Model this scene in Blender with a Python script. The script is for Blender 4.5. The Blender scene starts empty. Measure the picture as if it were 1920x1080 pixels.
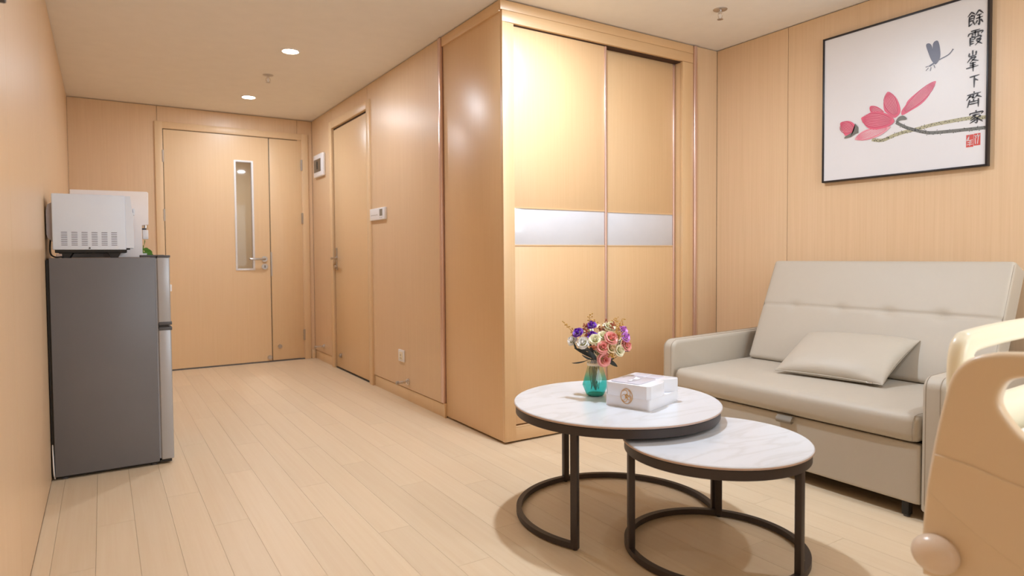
import bpy, bmesh, math, random
from mathutils import Vector, Matrix
random.seed(7)
PI = math.pi
SC = bpy.context.scene
COL = SC.collection

# ------------------------------------------------------------------ camera, world, lights, exposure
H = 2.327                      # ceiling height
yaw, pitch, roll, fpx = 0.5666, -0.033, -0.0071, 1207.71
fw = Vector((math.sin(yaw)*math.cos(pitch), math.cos(yaw)*math.cos(pitch), math.sin(pitch)))
rt = Vector((math.cos(yaw), -math.sin(yaw), 0)); up = rt.cross(fw)
cr, sr = math.cos(roll), math.sin(roll)
r2 = cr*rt + sr*up; u2 = -sr*rt + cr*up
cam = bpy.data.cameras.new('camera'); co = bpy.data.objects.new('camera', cam); COL.objects.link(co)
co.matrix_world = Matrix(((r2.x, u2.x, -fw.x, 0.21384), (r2.y, u2.y, -fw.y, 0), (r2.z, u2.z, -fw.z, 1.0), (0, 0, 0, 1)))
cam.sensor_width = 36; cam.lens = fpx/1920*36; cam.shift_y = -21.1/1920
cam.clip_start = 0.02
cam.dof.use_dof = True; cam.dof.focus_distance = 2.9; cam.dof.aperture_fstop = 2.8
SC.camera = co
SC.view_settings.view_transform = 'Standard'; SC.view_settings.look = 'None'
SC.view_settings.gamma = 1.0; SC.view_settings.use_curve_mapping = False
SC.view_settings.exposure = -0.17
w = bpy.data.worlds.new('world'); SC.world = w; w.use_nodes = True
w.node_tree.nodes['Background'].inputs[0].default_value = (0.9, 0.95, 1.0, 1)
w.node_tree.nodes['Background'].inputs[1].default_value = 1.0
try:
    SC.cycles.use_denoising = True
    SC.cycles.sample_clamp_indirect = 6.0
    SC.cycles.max_bounces = 10; SC.cycles.diffuse_bounces = 6
except Exception: pass

LAMP = (0.86, 0.99, 1.13)
def lamp(name, kind, loc, energy, color=LAMP, size=.08, spread=None, rot=(0, 0, 0), size_y=None):
    L = bpy.data.lights.new(name, kind); L.energy = energy; L.color = color
    if kind == 'AREA':
        L.shape = 'DISK' if size_y is None else 'RECTANGLE'; L.size = size
        if size_y: L.size_y = size_y
        if spread: L.spread = spread
    o = bpy.data.objects.new(name, L); COL.objects.link(o); o.location = loc; o.rotation_euler = rot
    return o
# recessed ceiling lamps: (x, y, watts).  the first two are in view down the passage
LIGHTS = [(1.27, 4.30, 9.8), (1.27, 5.70, 10.4), (2.05, 2.24, 31.0), (2.75, 0.35, 13.0), (2.75, -1.0, 6.0)]
for i, (x, y, e) in enumerate(LIGHTS):
    lamp('downlight_lamp', 'AREA', (x, y, H-.012), e, LAMP, .095, None)
# daylight through the window behind the camera
lamp('window_daylight', 'AREA', (2.5, -1.72, 1.45), 84.0, (0.80, 0.95, 1.12), 1.9, None, (math.radians(90), 0, 0), 1.3)
lamp('hallway_lamp', 'AREA', (1.4, 7.5, H-.05), 30.0, LAMP, .2)

# ------------------------------------------------------------------ materials
def lin(c):
    return tuple(((v/255)/12.92 if v/255 <= .04045 else ((v/255+.055)/1.055)**2.4) for v in c)
def rgba(c): return lin(c)+(1,)
MATS = {}
def base(name, color, rough=.5, metal=0., spec=.5, coat=0., coat_rough=.2):
    m = bpy.data.materials.new(name); m.use_nodes = True
    b = m.node_tree.nodes['Principled BSDF']
    b.inputs['Base Color'].default_value = rgba(color); b.inputs['Roughness'].default_value = rough
    b.inputs['Metallic'].default_value = metal; b.inputs['Specular IOR Level'].default_value = spec
    b.inputs['Coat Weight'].default_value = coat; b.inputs['Coat Roughness'].default_value = coat_rough
    return m, m.node_tree, b
def plain(name, color, rough=.5, metal=0., spec=.5, coat=0., bump=0., bscale=300, vary=.04):
    """a little tone noise and optional fine relief on a base colour"""
    m, t, b = base(name, color, rough, metal, spec, coat)
    tc = t.nodes.new('ShaderNodeTexCoord')
    n = t.nodes.new('ShaderNodeTexNoise'); n.inputs['Scale'].default_value = 9; n.inputs['Detail'].default_value = 3
    t.links.new(tc.outputs['Object'], n.inputs['Vector'])
    mx = t.nodes.new('ShaderNodeMix'); mx.data_type = 'RGBA'
    c = lin(color)
    mx.inputs['A'].default_value = tuple(v*(1-vary) for v in c)+(1,); mx.inputs['B'].default_value = tuple(min(1, v*(1+vary)) for v in c)+(1,)
    t.links.new(n.outputs['Fac'], mx.inputs['Factor']); t.links.new(mx.outputs['Result'], b.inputs['Base Color'])
    if bump:
        n2 = t.nodes.new('ShaderNodeTexNoise'); n2.inputs['Scale'].default_value = bscale; n2.inputs['Detail'].default_value = 2
        t.links.new(tc.outputs['Object'], n2.inputs['Vector'])
        bp = t.nodes.new('ShaderNodeBump'); bp.inputs['Strength'].default_value = bump; bp.inputs['Distance'].default_value = .001
        t.links.new(n2.outputs['Fac'], bp.inputs['Height']); t.links.new(bp.outputs['Normal'], b.inputs['Normal'])
    return m
def wood(name, c1, c2, rough=.38, scale=(90, 90, 1.6), big=(7, 7, .35), spec=.5, coat=0., per_obj=0., knots=False):
    m, t, b = base(name, c1, rough, 0, spec, coat, .12)
    N, L = t.nodes, t.links
    tc = N.new('ShaderNodeTexCoord')
    src = tc.outputs['Object']
    oi = N.new('ShaderNodeObjectInfo')
    if per_obj:
        ad = N.new('ShaderNodeVectorMath'); ad.operation = 'ADD'
        cm = N.new('ShaderNodeVectorMath'); cm.operation = 'SCALE'; cm.inputs['Scale'].default_value = 37
        cx = N.new('ShaderNodeCombineXYZ')
        for k in range(3): L.new(oi.outputs['Random'], cx.inputs[k])
        L.new(cx.outputs[0], cm.inputs[0]); L.new(src, ad.inputs[0]); L.new(cm.outputs[0], ad.inputs[1]); src = ad.outputs[0]
    def noise(sc, det, ):
        mp = N.new('ShaderNodeMapping'); mp.inputs['Scale'].default_value = sc
        n = N.new('ShaderNodeTexNoise'); n.inputs['Scale'].default_value = 1; n.inputs['Detail'].default_value = det; n.inputs['Roughness'].default_value = .6
        L.new(src, mp.inputs['Vector']); L.new(mp.outputs[0], n.inputs['Vector']); return n.outputs['Fac']
    f1 = noise(scale, 3); f2 = noise(big, 2)
    mr = N.new('ShaderNodeMapRange'); mr.inputs['From Min'].default_value = .3; mr.inputs['From Max'].default_value = .7
    L.new(f1, mr.inputs['Value'])
    mx = N.new('ShaderNodeMix'); mx.data_type = 'RGBA'; mx.inputs['A'].default_value = rgba(c1); mx.inputs['B'].default_value = rgba(c2)
    ma = N.new('ShaderNodeMath'); ma.operation = 'MULTIPLY_ADD'; ma.inputs[1].default_value = .62
    mb = N.new('ShaderNodeMath'); mb.operation = 'MULTIPLY'; mb.inputs[1].default_value = .38
    L.new(f2, mb.inputs[0]); L.new(mr.outputs[0], ma.inputs[0]); L.new(mb.outputs[0], ma.inputs[2])
    L.new(ma.outputs[0], mx.inputs['Factor'])
    out = mx.outputs['Result']
    if per_obj:
        hs = N.new('ShaderNodeHueSaturation')
        m2 = N.new('ShaderNodeMapRange'); m2.inputs['To Min'].default_value = 1-per_obj; m2.inputs['To Max'].default_value = 1+per_obj
        L.new(oi.outputs['Random'], m2.inputs['Value']); L.new(m2.outputs[0], hs.inputs['Value']); L.new(out, hs.inputs['Color']); out = hs.outputs[0]
    L.new(out, b.inputs['Base Color'])
    bp = N.new('ShaderNodeBump'); bp.inputs['Strength'].default_value = .12; bp.inputs['Distance'].default_value = .0006
    L.new(f1, bp.inputs['Height']); L.new(bp.outputs['Normal'], b.inputs['Normal'])
    return m
M = {}
M['panel'] = wood('beech_laminate_panel', (227, 197, 163), (217, 185, 148), .36)
M['panel_end'] = M['panel']
M['door'] = wood('honey_laminate_door', (230, 199, 158), (225, 192, 149), .34, (120, 120, 2), (5, 5, .4))
M['frame'] = wood('honey_frame', (232, 202, 162), (226, 194, 153), .38, (120, 120, 2), (5, 5, .4))
M['robe'] = wood('golden_laminate_wardrobe', (227, 191, 147), (220, 182, 135), .37, (150, 150, 2.5), (6, 6, .4), spec=.9)
M['robe_h'] = wood('golden_laminate_band', (227, 191, 147), (220, 182, 135), .38, (3, 3, 150), (1, 1, 6), spec=.9)
M['floor_joint'] = plain('floor_joint', (200, 170, 132), .8)
M['gap'] = plain('dark_joint', (70, 45, 28), .9)
M['black'] = plain('black_plastic', (22, 20, 20), .45)
M['plank'] = wood('pale_oak_plank', (231, 211, 182), (224, 200, 168), .42, (70, 1.6, 70), (9, .8, 9), per_obj=.035)
M['ceil'] = plain('ceiling_paint', (238, 234, 228), .85, bump=.05)
M['alu'] = plain('champagne_aluminium', (226, 196, 184), .28, .75)
M['steel'] = plain('brushed_steel', (190, 184, 180), .28, 1.0)
M['chrome'] = plain('chrome', (222, 220, 220), .12, 1.0)
M['white'] = plain('white_plastic', (236, 234, 236), .35)
M['whiteglass'] = plain('white_lacquered_glass', (216, 215, 220), .12, spec=.6)
M['fridge_side'] = plain('grey_steel_side', (114, 114, 119), .42, .15, bump=.06, bscale=900)
M['fridge_door'] = plain('silver_door', (176, 178, 184), .34, .35)
M['darkgrey'] = plain('dark_grey_plastic', (84, 84, 88), .45)
M['gasket'] = plain('light_gasket', (150, 150, 156), .6)
M['mw'] = plain('microwave_white', (226, 236, 255), .38)
M['mw_dark'] = plain('microwave_slot', (120, 118, 136), .6)
M['mw_rear'] = plain('microwave_rear_grey', (182, 176, 184), .5)
M['disp'] = plain('dispenser_white', (246, 238, 236), .35)
M['green'] = plain('fresh_leaf', (88, 140, 40), .5)
M['frame_black'] = plain('black_frame', (30, 26, 30), .35)
M['print'] = plain('print_paper', (226, 226, 231), .36, spec=.5, vary=.015)
M['tab_metal'] = plain('dark_bronze_metal', (62, 54, 52), .42, .25, bump=.1, bscale=700)
M['tab_edge'] = plain('sintered_stone_edge', (196, 170, 156), .5)
M['sofa'] = plain('taupe_leatherette', (190, 181, 168), .5, bump=.25, bscale=420, vary=.02)
M['sofa_seam'] = plain('seam_thread', (150, 138, 122), .6)
M['sofa_inner'] = plain('sofa_underside', (40, 34, 30), .8)
M['bed'] = plain('ivory_moulding', (226, 206, 178), .33, coat=.15, vary=.01)
M['rail'] = plain('cream_moulding', (240, 232, 208), .33, coat=.15, vary=.01)
M['bumper'] = plain('bumper_ivory', (226, 208, 190), .3, coat=.2)
M['sheet'] = plain('white_sheet', (240, 240, 238), .85, bump=.2)
M['tissue'] = plain('tissue_white', (246, 246, 248), .7)
M['box_white'] = plain('glossy_white_box', (236, 240, 250), .25, coat=.3)
M['lid'] = plain('pale_lilac_lid', (206, 206, 222), .25, coat=.3)
M['gold'] = plain('gold_emblem', (222, 170, 92), .3, .6)
M['screen'] = plain('lcd_screen', (128, 122, 112), .2)
M['smoke'] = plain('smoked_cover', (92, 80, 68), .15)
M['grey_text'] = plain('grey_print', (140, 130, 122), .6)
M['cream_band'] = plain('cream_band', (238, 226, 200), .6)
M['stem'] = plain('stem_brown', (96, 80, 46), .6)
M['leafdark'] = plain('dark_leaf', (48, 52, 48), .45, vary=.2)
M['leafgreen'] = plain('sepal_green', (160, 160, 90), .6)
M['sprig'] = plain('tan_sprig', (204, 160, 84), .6, vary=.2)
M['sprig_red'] = plain('rust_sprig', (168, 88, 56), .6, vary=.2)
for k, c in dict(pink=(252, 176, 172), cream=(252, 244, 218), white=(250, 248, 244), purple=(132, 70, 196), violet=(216, 150, 226), peach=(252, 228, 196)).items():
    M['rose_'+k] = plain('petal_'+k, c, .6, vary=.10)
def stone():
    m, t, b = base('white_marble_stone', (218, 222, 230), .22, 0, .5)
    N, L = t.nodes, t.links
    tc = N.new('ShaderNodeTexCoord'); mp = N.new('ShaderNodeMapping'); mp.inputs['Rotation'].default_value = (0, 0, .5); mp.inputs['Scale'].default_value = (1.2, 4.5, 1)
    n = N.new('ShaderNodeTexNoise'); n.inputs['Scale'].default_value = 1.6; n.inputs['Detail'].default_value = 6; n.inputs['Distortion'].default_value = 1.2
    r = N.new('ShaderNodeValToRGB')
    e = r.color_ramp.elements; e[0].position = .44; e[0].color = rgba((218, 222, 230)); e[1].position = .57; e[1].color = rgba((218, 222, 230))
    x = r.color_ramp.elements.new(.5); x.color = rgba((209, 212, 218))
    L.new(tc.outputs['Object'], mp.inputs[0]); L.new(mp.outputs[0], n.inputs['Vector']); L.new(n.outputs['Fac'], r.inputs[0]); L.new(r.outputs[0], b.inputs['Base Color'])
    return m
M['stone'] = stone()
def glass(name, c, rough=.03, alpha=.6):
    m, t, b = base(name, c, rough); N, L = t.nodes, t.links
    tr = N.new('ShaderNodeBsdfTransparent'); tr.inputs[0].default_value = rgba(c)
    gl = N.new('ShaderNodeBsdfGlossy'); gl.inputs['Roughness'].default_value = rough
    lw = N.new('ShaderNodeLayerWeight'); pw = N.new('ShaderNodeMath'); pw.operation = 'POWER'; pw.inputs[1].default_value = 4; L.new(lw.outputs['Facing'], pw.inputs[0])
    fr = N.new('ShaderNodeMath'); fr.operation = 'MULTIPLY_ADD'; fr.inputs[1].default_value = .6; fr.inputs[2].default_value = .014; L.new(pw.outputs[0], fr.inputs[0])
    mx = N.new('ShaderNodeMixShader'); L.new(fr.outputs[0], mx.inputs[0]); L.new(tr.outputs[0], mx.inputs[1]); L.new(gl.outputs[0], mx.inputs[2])
    L.new(mx.outputs[0], N['Material Output'].inputs['Surface'])
    return m
M['pane'] = glass('clear_pane', (225, 222, 216))
def vase_glass():
    m, t, b = base('turquoise_ombre_glass', (60, 200, 190), .04); N, L = t.nodes, t.links
    tc = N.new('ShaderNodeTexCoord'); sp = N.new('ShaderNodeSeparateXYZ'); L.new(tc.outputs['Object'], sp.inputs[0])
    mr = N.new('ShaderNodeMapRange'); mr.inputs['From Min'].default_value = 0; mr.inputs['From Max'].default_value = .15
    L.new(sp.outputs['Z'], mr.inputs['Value'])
    r = N.new('ShaderNodeValToRGB'); L.new(mr.outputs[0], r.inputs[0])
    e = r.color_ramp.elements; e[0].position = .0; e[0].color = rgba((108, 220, 214)); e[1].position = .95; e[1].color = rgba((252, 246, 228))
    x = e.new(.42); x.color = rgba((140, 236, 232)); x = e.new(.66); x.color = rgba((232, 234, 200))
    tr = N.new('ShaderNodeBsdfTransparent'); gl = N.new('ShaderNodeBsdfGlossy'); gl.inputs['Roughness'].default_value = .04
    df = N.new('ShaderNodeBsdfTranslucent'); d2 = N.new('ShaderNodeBsdfDiffuse')
    for s in (tr, df, d2): L.new(r.outputs[0], s.inputs[0])
    m0 = N.new('ShaderNodeMixShader'); m0.inputs[0].default_value = .5; L.new(df.outputs[0], m0.inputs[1]); L.new(d2.outputs[0], m0.inputs[2])
    m1 = N.new('ShaderNodeMixShader'); m1.inputs[0].default_value = .22; L.new(tr.outputs[0], m1.inputs[1]); L.new(m0.outputs[0], m1.inputs[2])
    lw = N.new('ShaderNodeLayerWeight'); pw = N.new('ShaderNodeMath'); pw.operation = 'POWER'; pw.inputs[1].default_value = 3; L.new(lw.outputs['Facing'], pw.inputs[0])
    fr = N.new('ShaderNodeMath'); fr.operation = 'MULTIPLY_ADD'; fr.inputs[1].default_value = .35; fr.inputs[2].default_value = .05; L.new(pw.outputs[0], fr.inputs[0])
    m2 = N.new('ShaderNodeMixShader'); L.new(fr.outputs[0], m2.inputs[0]); L.new(m1.outputs[0], m2.inputs[1]); L.new(gl.outputs[0], m2.inputs[2])
    L.new(m2.outputs[0], N['Material Output'].inputs['Surface'])
    return m
M['vase'] = vase_glass()
def emis(name, c, s):
    m, t, b = base(name, c); b.inputs['Emission Color'].default_value = rgba(c); b.inputs['Emission Strength'].default_value = s
    return m
M['lens'] = emis('lit_lens', (255, 248, 238), 14)
INK = {k: plain('ink_'+k, c, .36, vary=.14) for k, c in dict(pink=(220, 98, 128), deep=(190, 60, 96), pale=(234, 168, 182), black=(52, 48, 52), grey=(112, 112, 108), olive=(176, 172, 142), wing=(92, 94, 116), red=(208, 82, 76), paper=(226, 226, 231)).items()}

# ------------------------------------------------------------------ helpers
def nb(): return bmesh.new()
def box(bm, x0, x1, y0, y1, z0, z1, bev=0., seg=2):
    r = bmesh.ops.create_cube(bm, size=1); vs = r['verts']
    for v in vs:
        v.co = Vector(((x0+x1)/2+v.co.x*(x1-x0), (y0+y1)/2+v.co.y*(y1-y0), (z0+z1)/2+v.co.z*(z1-z0)))
    if bev > 0:
        es = list({e for v in vs for e in v.link_edges})
        rr = bmesh.ops.bevel(bm, geom=es, offset=bev, segments=seg, profile=.5, affect='EDGES')
    return vs
def cyl(bm, p, q, r0, r1=None, n=16, caps=True):
    p, q = Vector(p), Vector(q); d = q-p; r1 = r0 if r1 is None else r1
    rot = d.to_track_quat('Z', 'Y').to_matrix().to_4x4(); rot.translation = (p+q)/2
    return bmesh.ops.create_cone(bm, cap_ends=caps, segments=n, radius1=r0, radius2=r1, depth=d.length, matrix=rot)['verts']
def tube(bm, pts, rad, n=8, closed=False):
    pts = [Vector(p) for p in pts]; rings = []; m = len(pts)
    rads = rad if isinstance(rad, (list, tuple)) else [rad]*m
    nrm = None
    for i, p in enumerate(pts):
        a = pts[i-1] if (i or closed) else p; b = pts[(i+1) % m] if (i < m-1 or closed) else p
        t = (b-a).normalized()
        if nrm is None:
            nrm = t.orthogonal().normalized()
        else:
            nrm = (nrm - t*nrm.dot(t))
            nrm = nrm.normalized() if nrm.length > 1e-6 else t.orthogonal().normalized()
        bn = t.cross(nrm)
        rings.append([bm.verts.new(p+rads[i]*(math.cos(2*PI*k/n)*nrm+math.sin(2*PI*k/n)*bn)) for k in range(n)])
    for i in range(m if closed else m-1):
        A, B = rings[i], rings[(i+1) % m]
        for k in range(n): bm.faces.new((A[k], A[(k+1) % n], B[(k+1) % n], B[k]))
    if not closed:
        bm.faces.new(rings[0][::-1]); bm.faces.new(rings[-1])
def lathe(bm, prof, c=(0, 0, 0), n=32):
    c = Vector(c); rings = []
    for r, z in prof:
        rings.append([bm.verts.new(c+Vector((r*math.cos(2*PI*k/n), r*math.sin(2*PI*k/n), z))) for k in range(n)])
    for A, B in zip(rings, rings[1:]):
        for k in range(n): bm.faces.new((A[k], A[(k+1) % n], B[(k+1) % n], B[k]))
    if prof[0][0] > 1e-5: bm.faces.new(rings[0][::-1])
    if prof[-1][0] > 1e-5: bm.faces.new(rings[-1])
    bmesh.ops.remove_doubles(bm, verts=[v for R in (rings[0], rings[-1]) for v in R], dist=1e-6)
def prism(bm, poly, f0, f1):
    """poly of 2D points; f0, f1 map a 2D point to the two faces"""
    A = [bm.verts.new(f0(*p)) for p in poly]; B = [bm.verts.new(f1(*p)) for p in poly]; n = len(poly)
    bm.faces.new(A[::-1]); bm.faces.new(B)
    for k in range(n): bm.faces.new((A[k], A[(k+1) % n], B[(k+1) % n], B[k]))
def rot_bm(bm, a, c):
    bmesh.ops.rotate(bm, cent=Vector(c), matrix=Matrix.Rotation(a, 3, 'Z'), verts=bm.verts[:])
ORG = {}
def empty(name, loc, label=None, cat=None, group=None, kind=None):
    o = bpy.data.objects.new(name, None); COL.objects.link(o); o.location = loc; o.empty_display_size = .05
    ORG[o.name] = Vector(loc); tag(o, label, cat, group, kind); return o
def tag(o, label=None, cat=None, group=None, kind=None):
    if label: o['label'] = label
    if cat: o['category'] = cat
    if group: o['group'] = group
    if kind: o['kind'] = kind
    return o
def obj(name, bm, mat, parent=None, label=None, cat=None, group=None, kind=None, smooth=None, loc=None):
    """one mesh object from world-space geometry; its origin is its thing's origin"""
    org = ORG.get(parent.name, Vector()) if parent else (Vector(loc) if loc is not None else Vector())
    me = bpy.data.meshes.new(name)
    bmesh.ops.translate(bm, vec=-org, verts=bm.verts[:])
    bmesh.ops.recalc_face_normals(bm, faces=bm.faces[:])
    bm.to_mesh(me); bm.free()
    me.materials.append(M[mat] if isinstance(mat, str) else mat)
    o = bpy.data.objects.new(name, me); COL.objects.link(o)
    if parent: o.parent = parent
    else: o.location = org
    ORG[o.name] = org
    if smooth is not None:
        for p in me.polygons: p.use_smooth = True
        try: me.set_sharp_from_angle(angle=math.radians(smooth))
        except Exception: pass
    return tag(o, label, cat, group, kind)
def bobj(name, dims, mat, parent=None, bev=0., seg=2, **k):
    bm = nb(); box(bm, *dims, bev, seg); return obj(name, bm, mat, parent, smooth=(40 if bev else None), **k)
def copy_tree(o, parent=None):
    c = o.copy(); COL.objects.link(c)
    if parent: c.parent = parent
    for ch in list(o.children): copy_tree(ch, c)
    return c
def plate(outlines, to3d, thick, bev=.0, res=3):
    """flat plate with holes from 2D outlines, rounded edges; to3d maps (u,v,w) to world.  returns a bmesh"""
    cu = bpy.data.curves.new('plate', 'CURVE'); cu.dimensions = '2D'; cu.fill_mode = 'BOTH'
    cu.extrude = max(thick/2-bev, 1e-5); cu.bevel_depth = bev; cu.bevel_resolution = res
    cu.offset = -bev
    for pl in outlines:
        s = cu.splines.new('POLY'); s.points.add(len(pl)-1); s.use_cyclic_u = True
        for i, p in enumerate(pl): s.points[i].co = (p[0], p[1], 0, 1)
    o = bpy.data.objects.new('plate', cu); COL.objects.link(o)
    dg = bpy.context.evaluated_depsgraph_get(); me = o.evaluated_get(dg).to_mesh()
    bm = nb(); bm.from_mesh(me); o.evaluated_get(dg).to_mesh_clear()
    bpy.data.objects.remove(o); bpy.data.curves.remove(cu)
    for v in bm.verts: v.co = Vector(to3d(v.co.x, v.co.y, v.co.z))
    bmesh.ops.remove_doubles(bm, verts=bm.verts[:], dist=1e-5)
    return bm
def smooth_poly(pts, n=6, closed=True):
    """Catmull-Rom through 2D/3D points"""
    P = [Vector(p) for p in pts]; m = len(P); out = []
    for i in range(m if closed else m-1):
        if closed: a, b, c, d = P[(i-1) % m], P[i], P[(i+1) % m], P[(i+2) % m]
        else: a, b, c, d = P[max(i-1, 0)], P[i], P[i+1], P[min(i+2, m-1)]
        for k in range(n):
            t = k/n
            out.append(.5*((2*b)+(-a+c)*t+(2*a-5*b+4*c-d)*t*t+(-a+3*b-3*c+d)*t**3))
    if not closed: out.append(P[-1])
    return out

# ------------------------------------------------------------------ the room
XR, YF, WX, WY, PX = 1.977, 6.409, 1.987, 2.864, 3.637
YB = -1.6
# floor with planks
fl = bobj('floor', (-.1, PX+.1, YB-.1, YF+.1, -.06, -.006), 'floor_joint', kind='structure')
PW, PLN = .123, 1.2
me_cache = {}
def plank(x0, x1, y0, y1):
    k = (round(x1-x0, 4), round(y1-y0, 4))
    if k not in me_cache:
        bm = nb(); g = .0004
        box(bm, g, k[0]-g, g, k[1]-g, -.006, 0)
        me = bpy.data.meshes.new('plank'); bm.to_mesh(me); bm.free(); me.materials.append(M['plank']); me_cache[k] = me
    o = bpy.data.objects.new('plank', me_cache[k]); COL.objects.link(o); o.parent = fl; o.location = (x0, y0, 0)
offs = [0, .74, .37, 1.0, .18, .6]
xs = [0]+[.0505+PW*i for i in range(0, 30) if .0505+PW*i < PX]+[PX]
for i, (a, b) in enumerate(zip(xs, xs[1:])):
    yend = YF if b <= WX+.05 else WY+.05
    y = YB-offs[i % 6]
    while y < yend:
        y0, y1 = max(y, YB), min(y+PLN, yend)
        if y1-y0 > .02: plank(a, b, y0, y1)
        y += PLN
bobj('ceiling', (-.1, PX+.1, YB-.1, YF+.1, H, H+.08), 'ceil', kind='structure')

TH = .03
def wall_x(name, X, side, segs, y0, y1, ztop=H-.005, zbot=.004, back=True):
    """wall in plane x = X whose room side faces -side; segs: list of (ya, yb, za, zb) panels"""
    xb0, xb1 = (X+side*TH, X+side*(TH+.06))
    wl = bobj(name, (min(xb0, xb1), max(xb0, xb1), y0, y1, 0, H), 'gap', kind='structure')
    for ya, yb, za, zb in segs:
        bobj('wall_panel', (min(X, X+side*TH), max(X, X+side*TH), ya+.0012, yb-.0012, za, zb), 'panel', wl, .0008, 1)
    return wl
def wall_y(name, Y, side, segs, x0, x1):
    yb0, yb1 = (Y+side*TH, Y+side*(TH+.06))
    wl = bobj(name, (x0, x1, min(yb0, yb1), max(yb0, yb1), 0, H), 'gap', kind='structure')
    for xa, xb, za, zb in segs:
        bobj('wall_panel', (xa+.0012, xb-.0012, min(Y, Y+side*TH), max(Y, Y+side*TH), za, zb), 'panel', wl, .0008, 1)
    return wl
ZT = H-.005
ysl = [YB, -1.42, -.18, 1.06, 2.298, 3.557, 4.81, 6.05, YF]
wall_x('wall_left', 0, -1, [(a, b, .004, ZT) for a, b in zip(ysl, ysl[1:])], YB, YF)
yr = [YB, -1.35, -.12, 1.105, 2.346, WY]
wall_x('wall_right', PX, 1, [(a, b, .004, ZT) for a, b in zip(yr, yr[1:])], YB, WY+.7)
# passage wall beside the bathroom door: panels stop above a recessed skirting
ZB = .086
wc = bobj('wall_passage', (XR+TH, XR+TH+.06, 3.57, YF, 0, H), 'gap', kind='structure')
for ya, yb, za, zb in [(3.588, 4.847, ZB, ZT), (4.847, 5.767, 2.205, ZT), (5.767, YF, ZB, ZT)]:
    ya2 = ya
    bobj('wall_panel', (XR, XR+TH, ya+.0015, yb-.0015, za, zb), 'panel', wc, .0008, 1)
bobj('baseboard_passage', (XR+.004, XR+TH, 3.575, 4.765, .0, ZB-.006), 'frame', kind='structure', bev=.001)
bobj('baseboard_corner', (XR+.004, XR+TH, 5.82, YF, .0, ZB-.006), 'frame', kind='structure', bev=.001)
# end wall with the double door: hole for the door so the glazed slit looks out into the hallway
wf = empty('wall_far', (0, YF, 0), kind='structure')
for a in ((-.06, .70, 0, H), (1.86, XR+.06, 0, H), (.70, 1.86, 2.12, H)):
    bobj('wall_core', (a[0], a[1], YF+TH, YF+TH+.06, a[2], a[3]), 'gap', wf)
for xa, xb, za, zb in [(0, .644, .004, ZT), (.644, 1.834, 2.19, ZT), (1.834, XR, .004, ZT)]:
    bobj('wall_panel', (xa+.0012, xb-.0012, YF, YF+TH, za, zb), 'panel', wf, .0008, 1)
bobj('baseboard_far', (1.94, XR, YF-.012, YF, 0, .085), 'frame', kind='structure', bev=.001)
# narrow bay between wardrobe and right wall
wall_y('wall_bay', WY, 1, [(3.44, PX, .004, ZT)], 3.44, PX)
# aluminium cover strips
def strip(name, x0, x1, y0, y1, z0, z1):
    bm = nb(); box(bm, x0, x1, y0, y1, z0, z1, .006, 3); return obj(name, bm, 'alu', kind='structure', smooth=50)
strip('trim_1', XR-.010, XR+.02, 3.556, 3.588, .09, ZT)
strip('trim_2', 3.414, 3.440, WY-.012, WY+.02, .004, ZT)
bobj('trim_3', (XR-.002, XR+.012, 3.552, 3.568, .0, .09), 'frame', kind='structure')
# wall behind the camera with a window
wb = empty('wall_front', (0, YB, 0), kind='structure')
for d in ((-.06, 1.45, 0, H), (3.55, PX+.06, 0, H), (1.45, 3.55, 0, .75), (1.45, 3.55, 2.15, H)):
    bobj('wall_core', (d[0], d[1], YB-.06, YB, d[2], d[3]), 'panel', wb)
wn = empty('window_1', (2.5, YB, .75), kind='structure')
bm = nb()
for d in ((1.45, 1.51, .75, 2.15), (3.49, 3.55, .75, 2.15), (2.47, 2.53, .81, 2.09), (1.51, 3.49, .75, .81), (1.51, 3.49, 2.09, 2.15)):
    box(bm, d[0], d[1], YB-.05, YB, d[2], d[3], .004)
obj('window_frame', bm, 'white', wn)
bobj('pane', (1.51, 2.47, YB-.03, YB-.026, .81, 2.09), 'pane', wn); bobj('pane', (2.53, 3.49, YB-.03, YB-.026, .81, 2.09), 'pane', wn)
# hallway beyond the glazed slit
hw = empty('wall_hallway', (1.4, 8.2, 0), kind='structure')
bobj('hallway_panel', (-.2, 3.2, 8.4, 8.45, 0, H), 'panel', hw)
bobj('hallway_side', (-.25, -.2, YF+.1, 8.45, 0, H), 'panel', hw); bobj('hallway_side', (3.2, 3.25, YF+.1, 8.45, 0, H), 'panel', hw)
bobj('hallway_ceiling', (-.25, 3.25, YF+.1, 8.45, H, H+.05), 'ceil', hw); bobj('hallway_floor', (-.25, 3.25, YF+.1, 8.45, -.05, 0), 'plank', hw)

# ------------------------------------------------------------------ door hardware
def hinge(parent, p, axis):
    bm = nb(); x, y, z = p
    cyl(bm, (x, y, z-.052), (x, y, z+.052), .008, n=10)
    for k in (-.018, .018): cyl(bm, (x, y, z+k-.001), (x, y, z+k+.001), .0088, n=10)
    if axis == 'y': box(bm, x-.009, x+.009, y+.004, y+.008, z-.05, z+.05)
    else: box(bm, x+.004, x+.008, y-.009, y+.009, z-.05, z+.05)
    return obj('hinge', bm, 'steel', parent, smooth=40)
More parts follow.
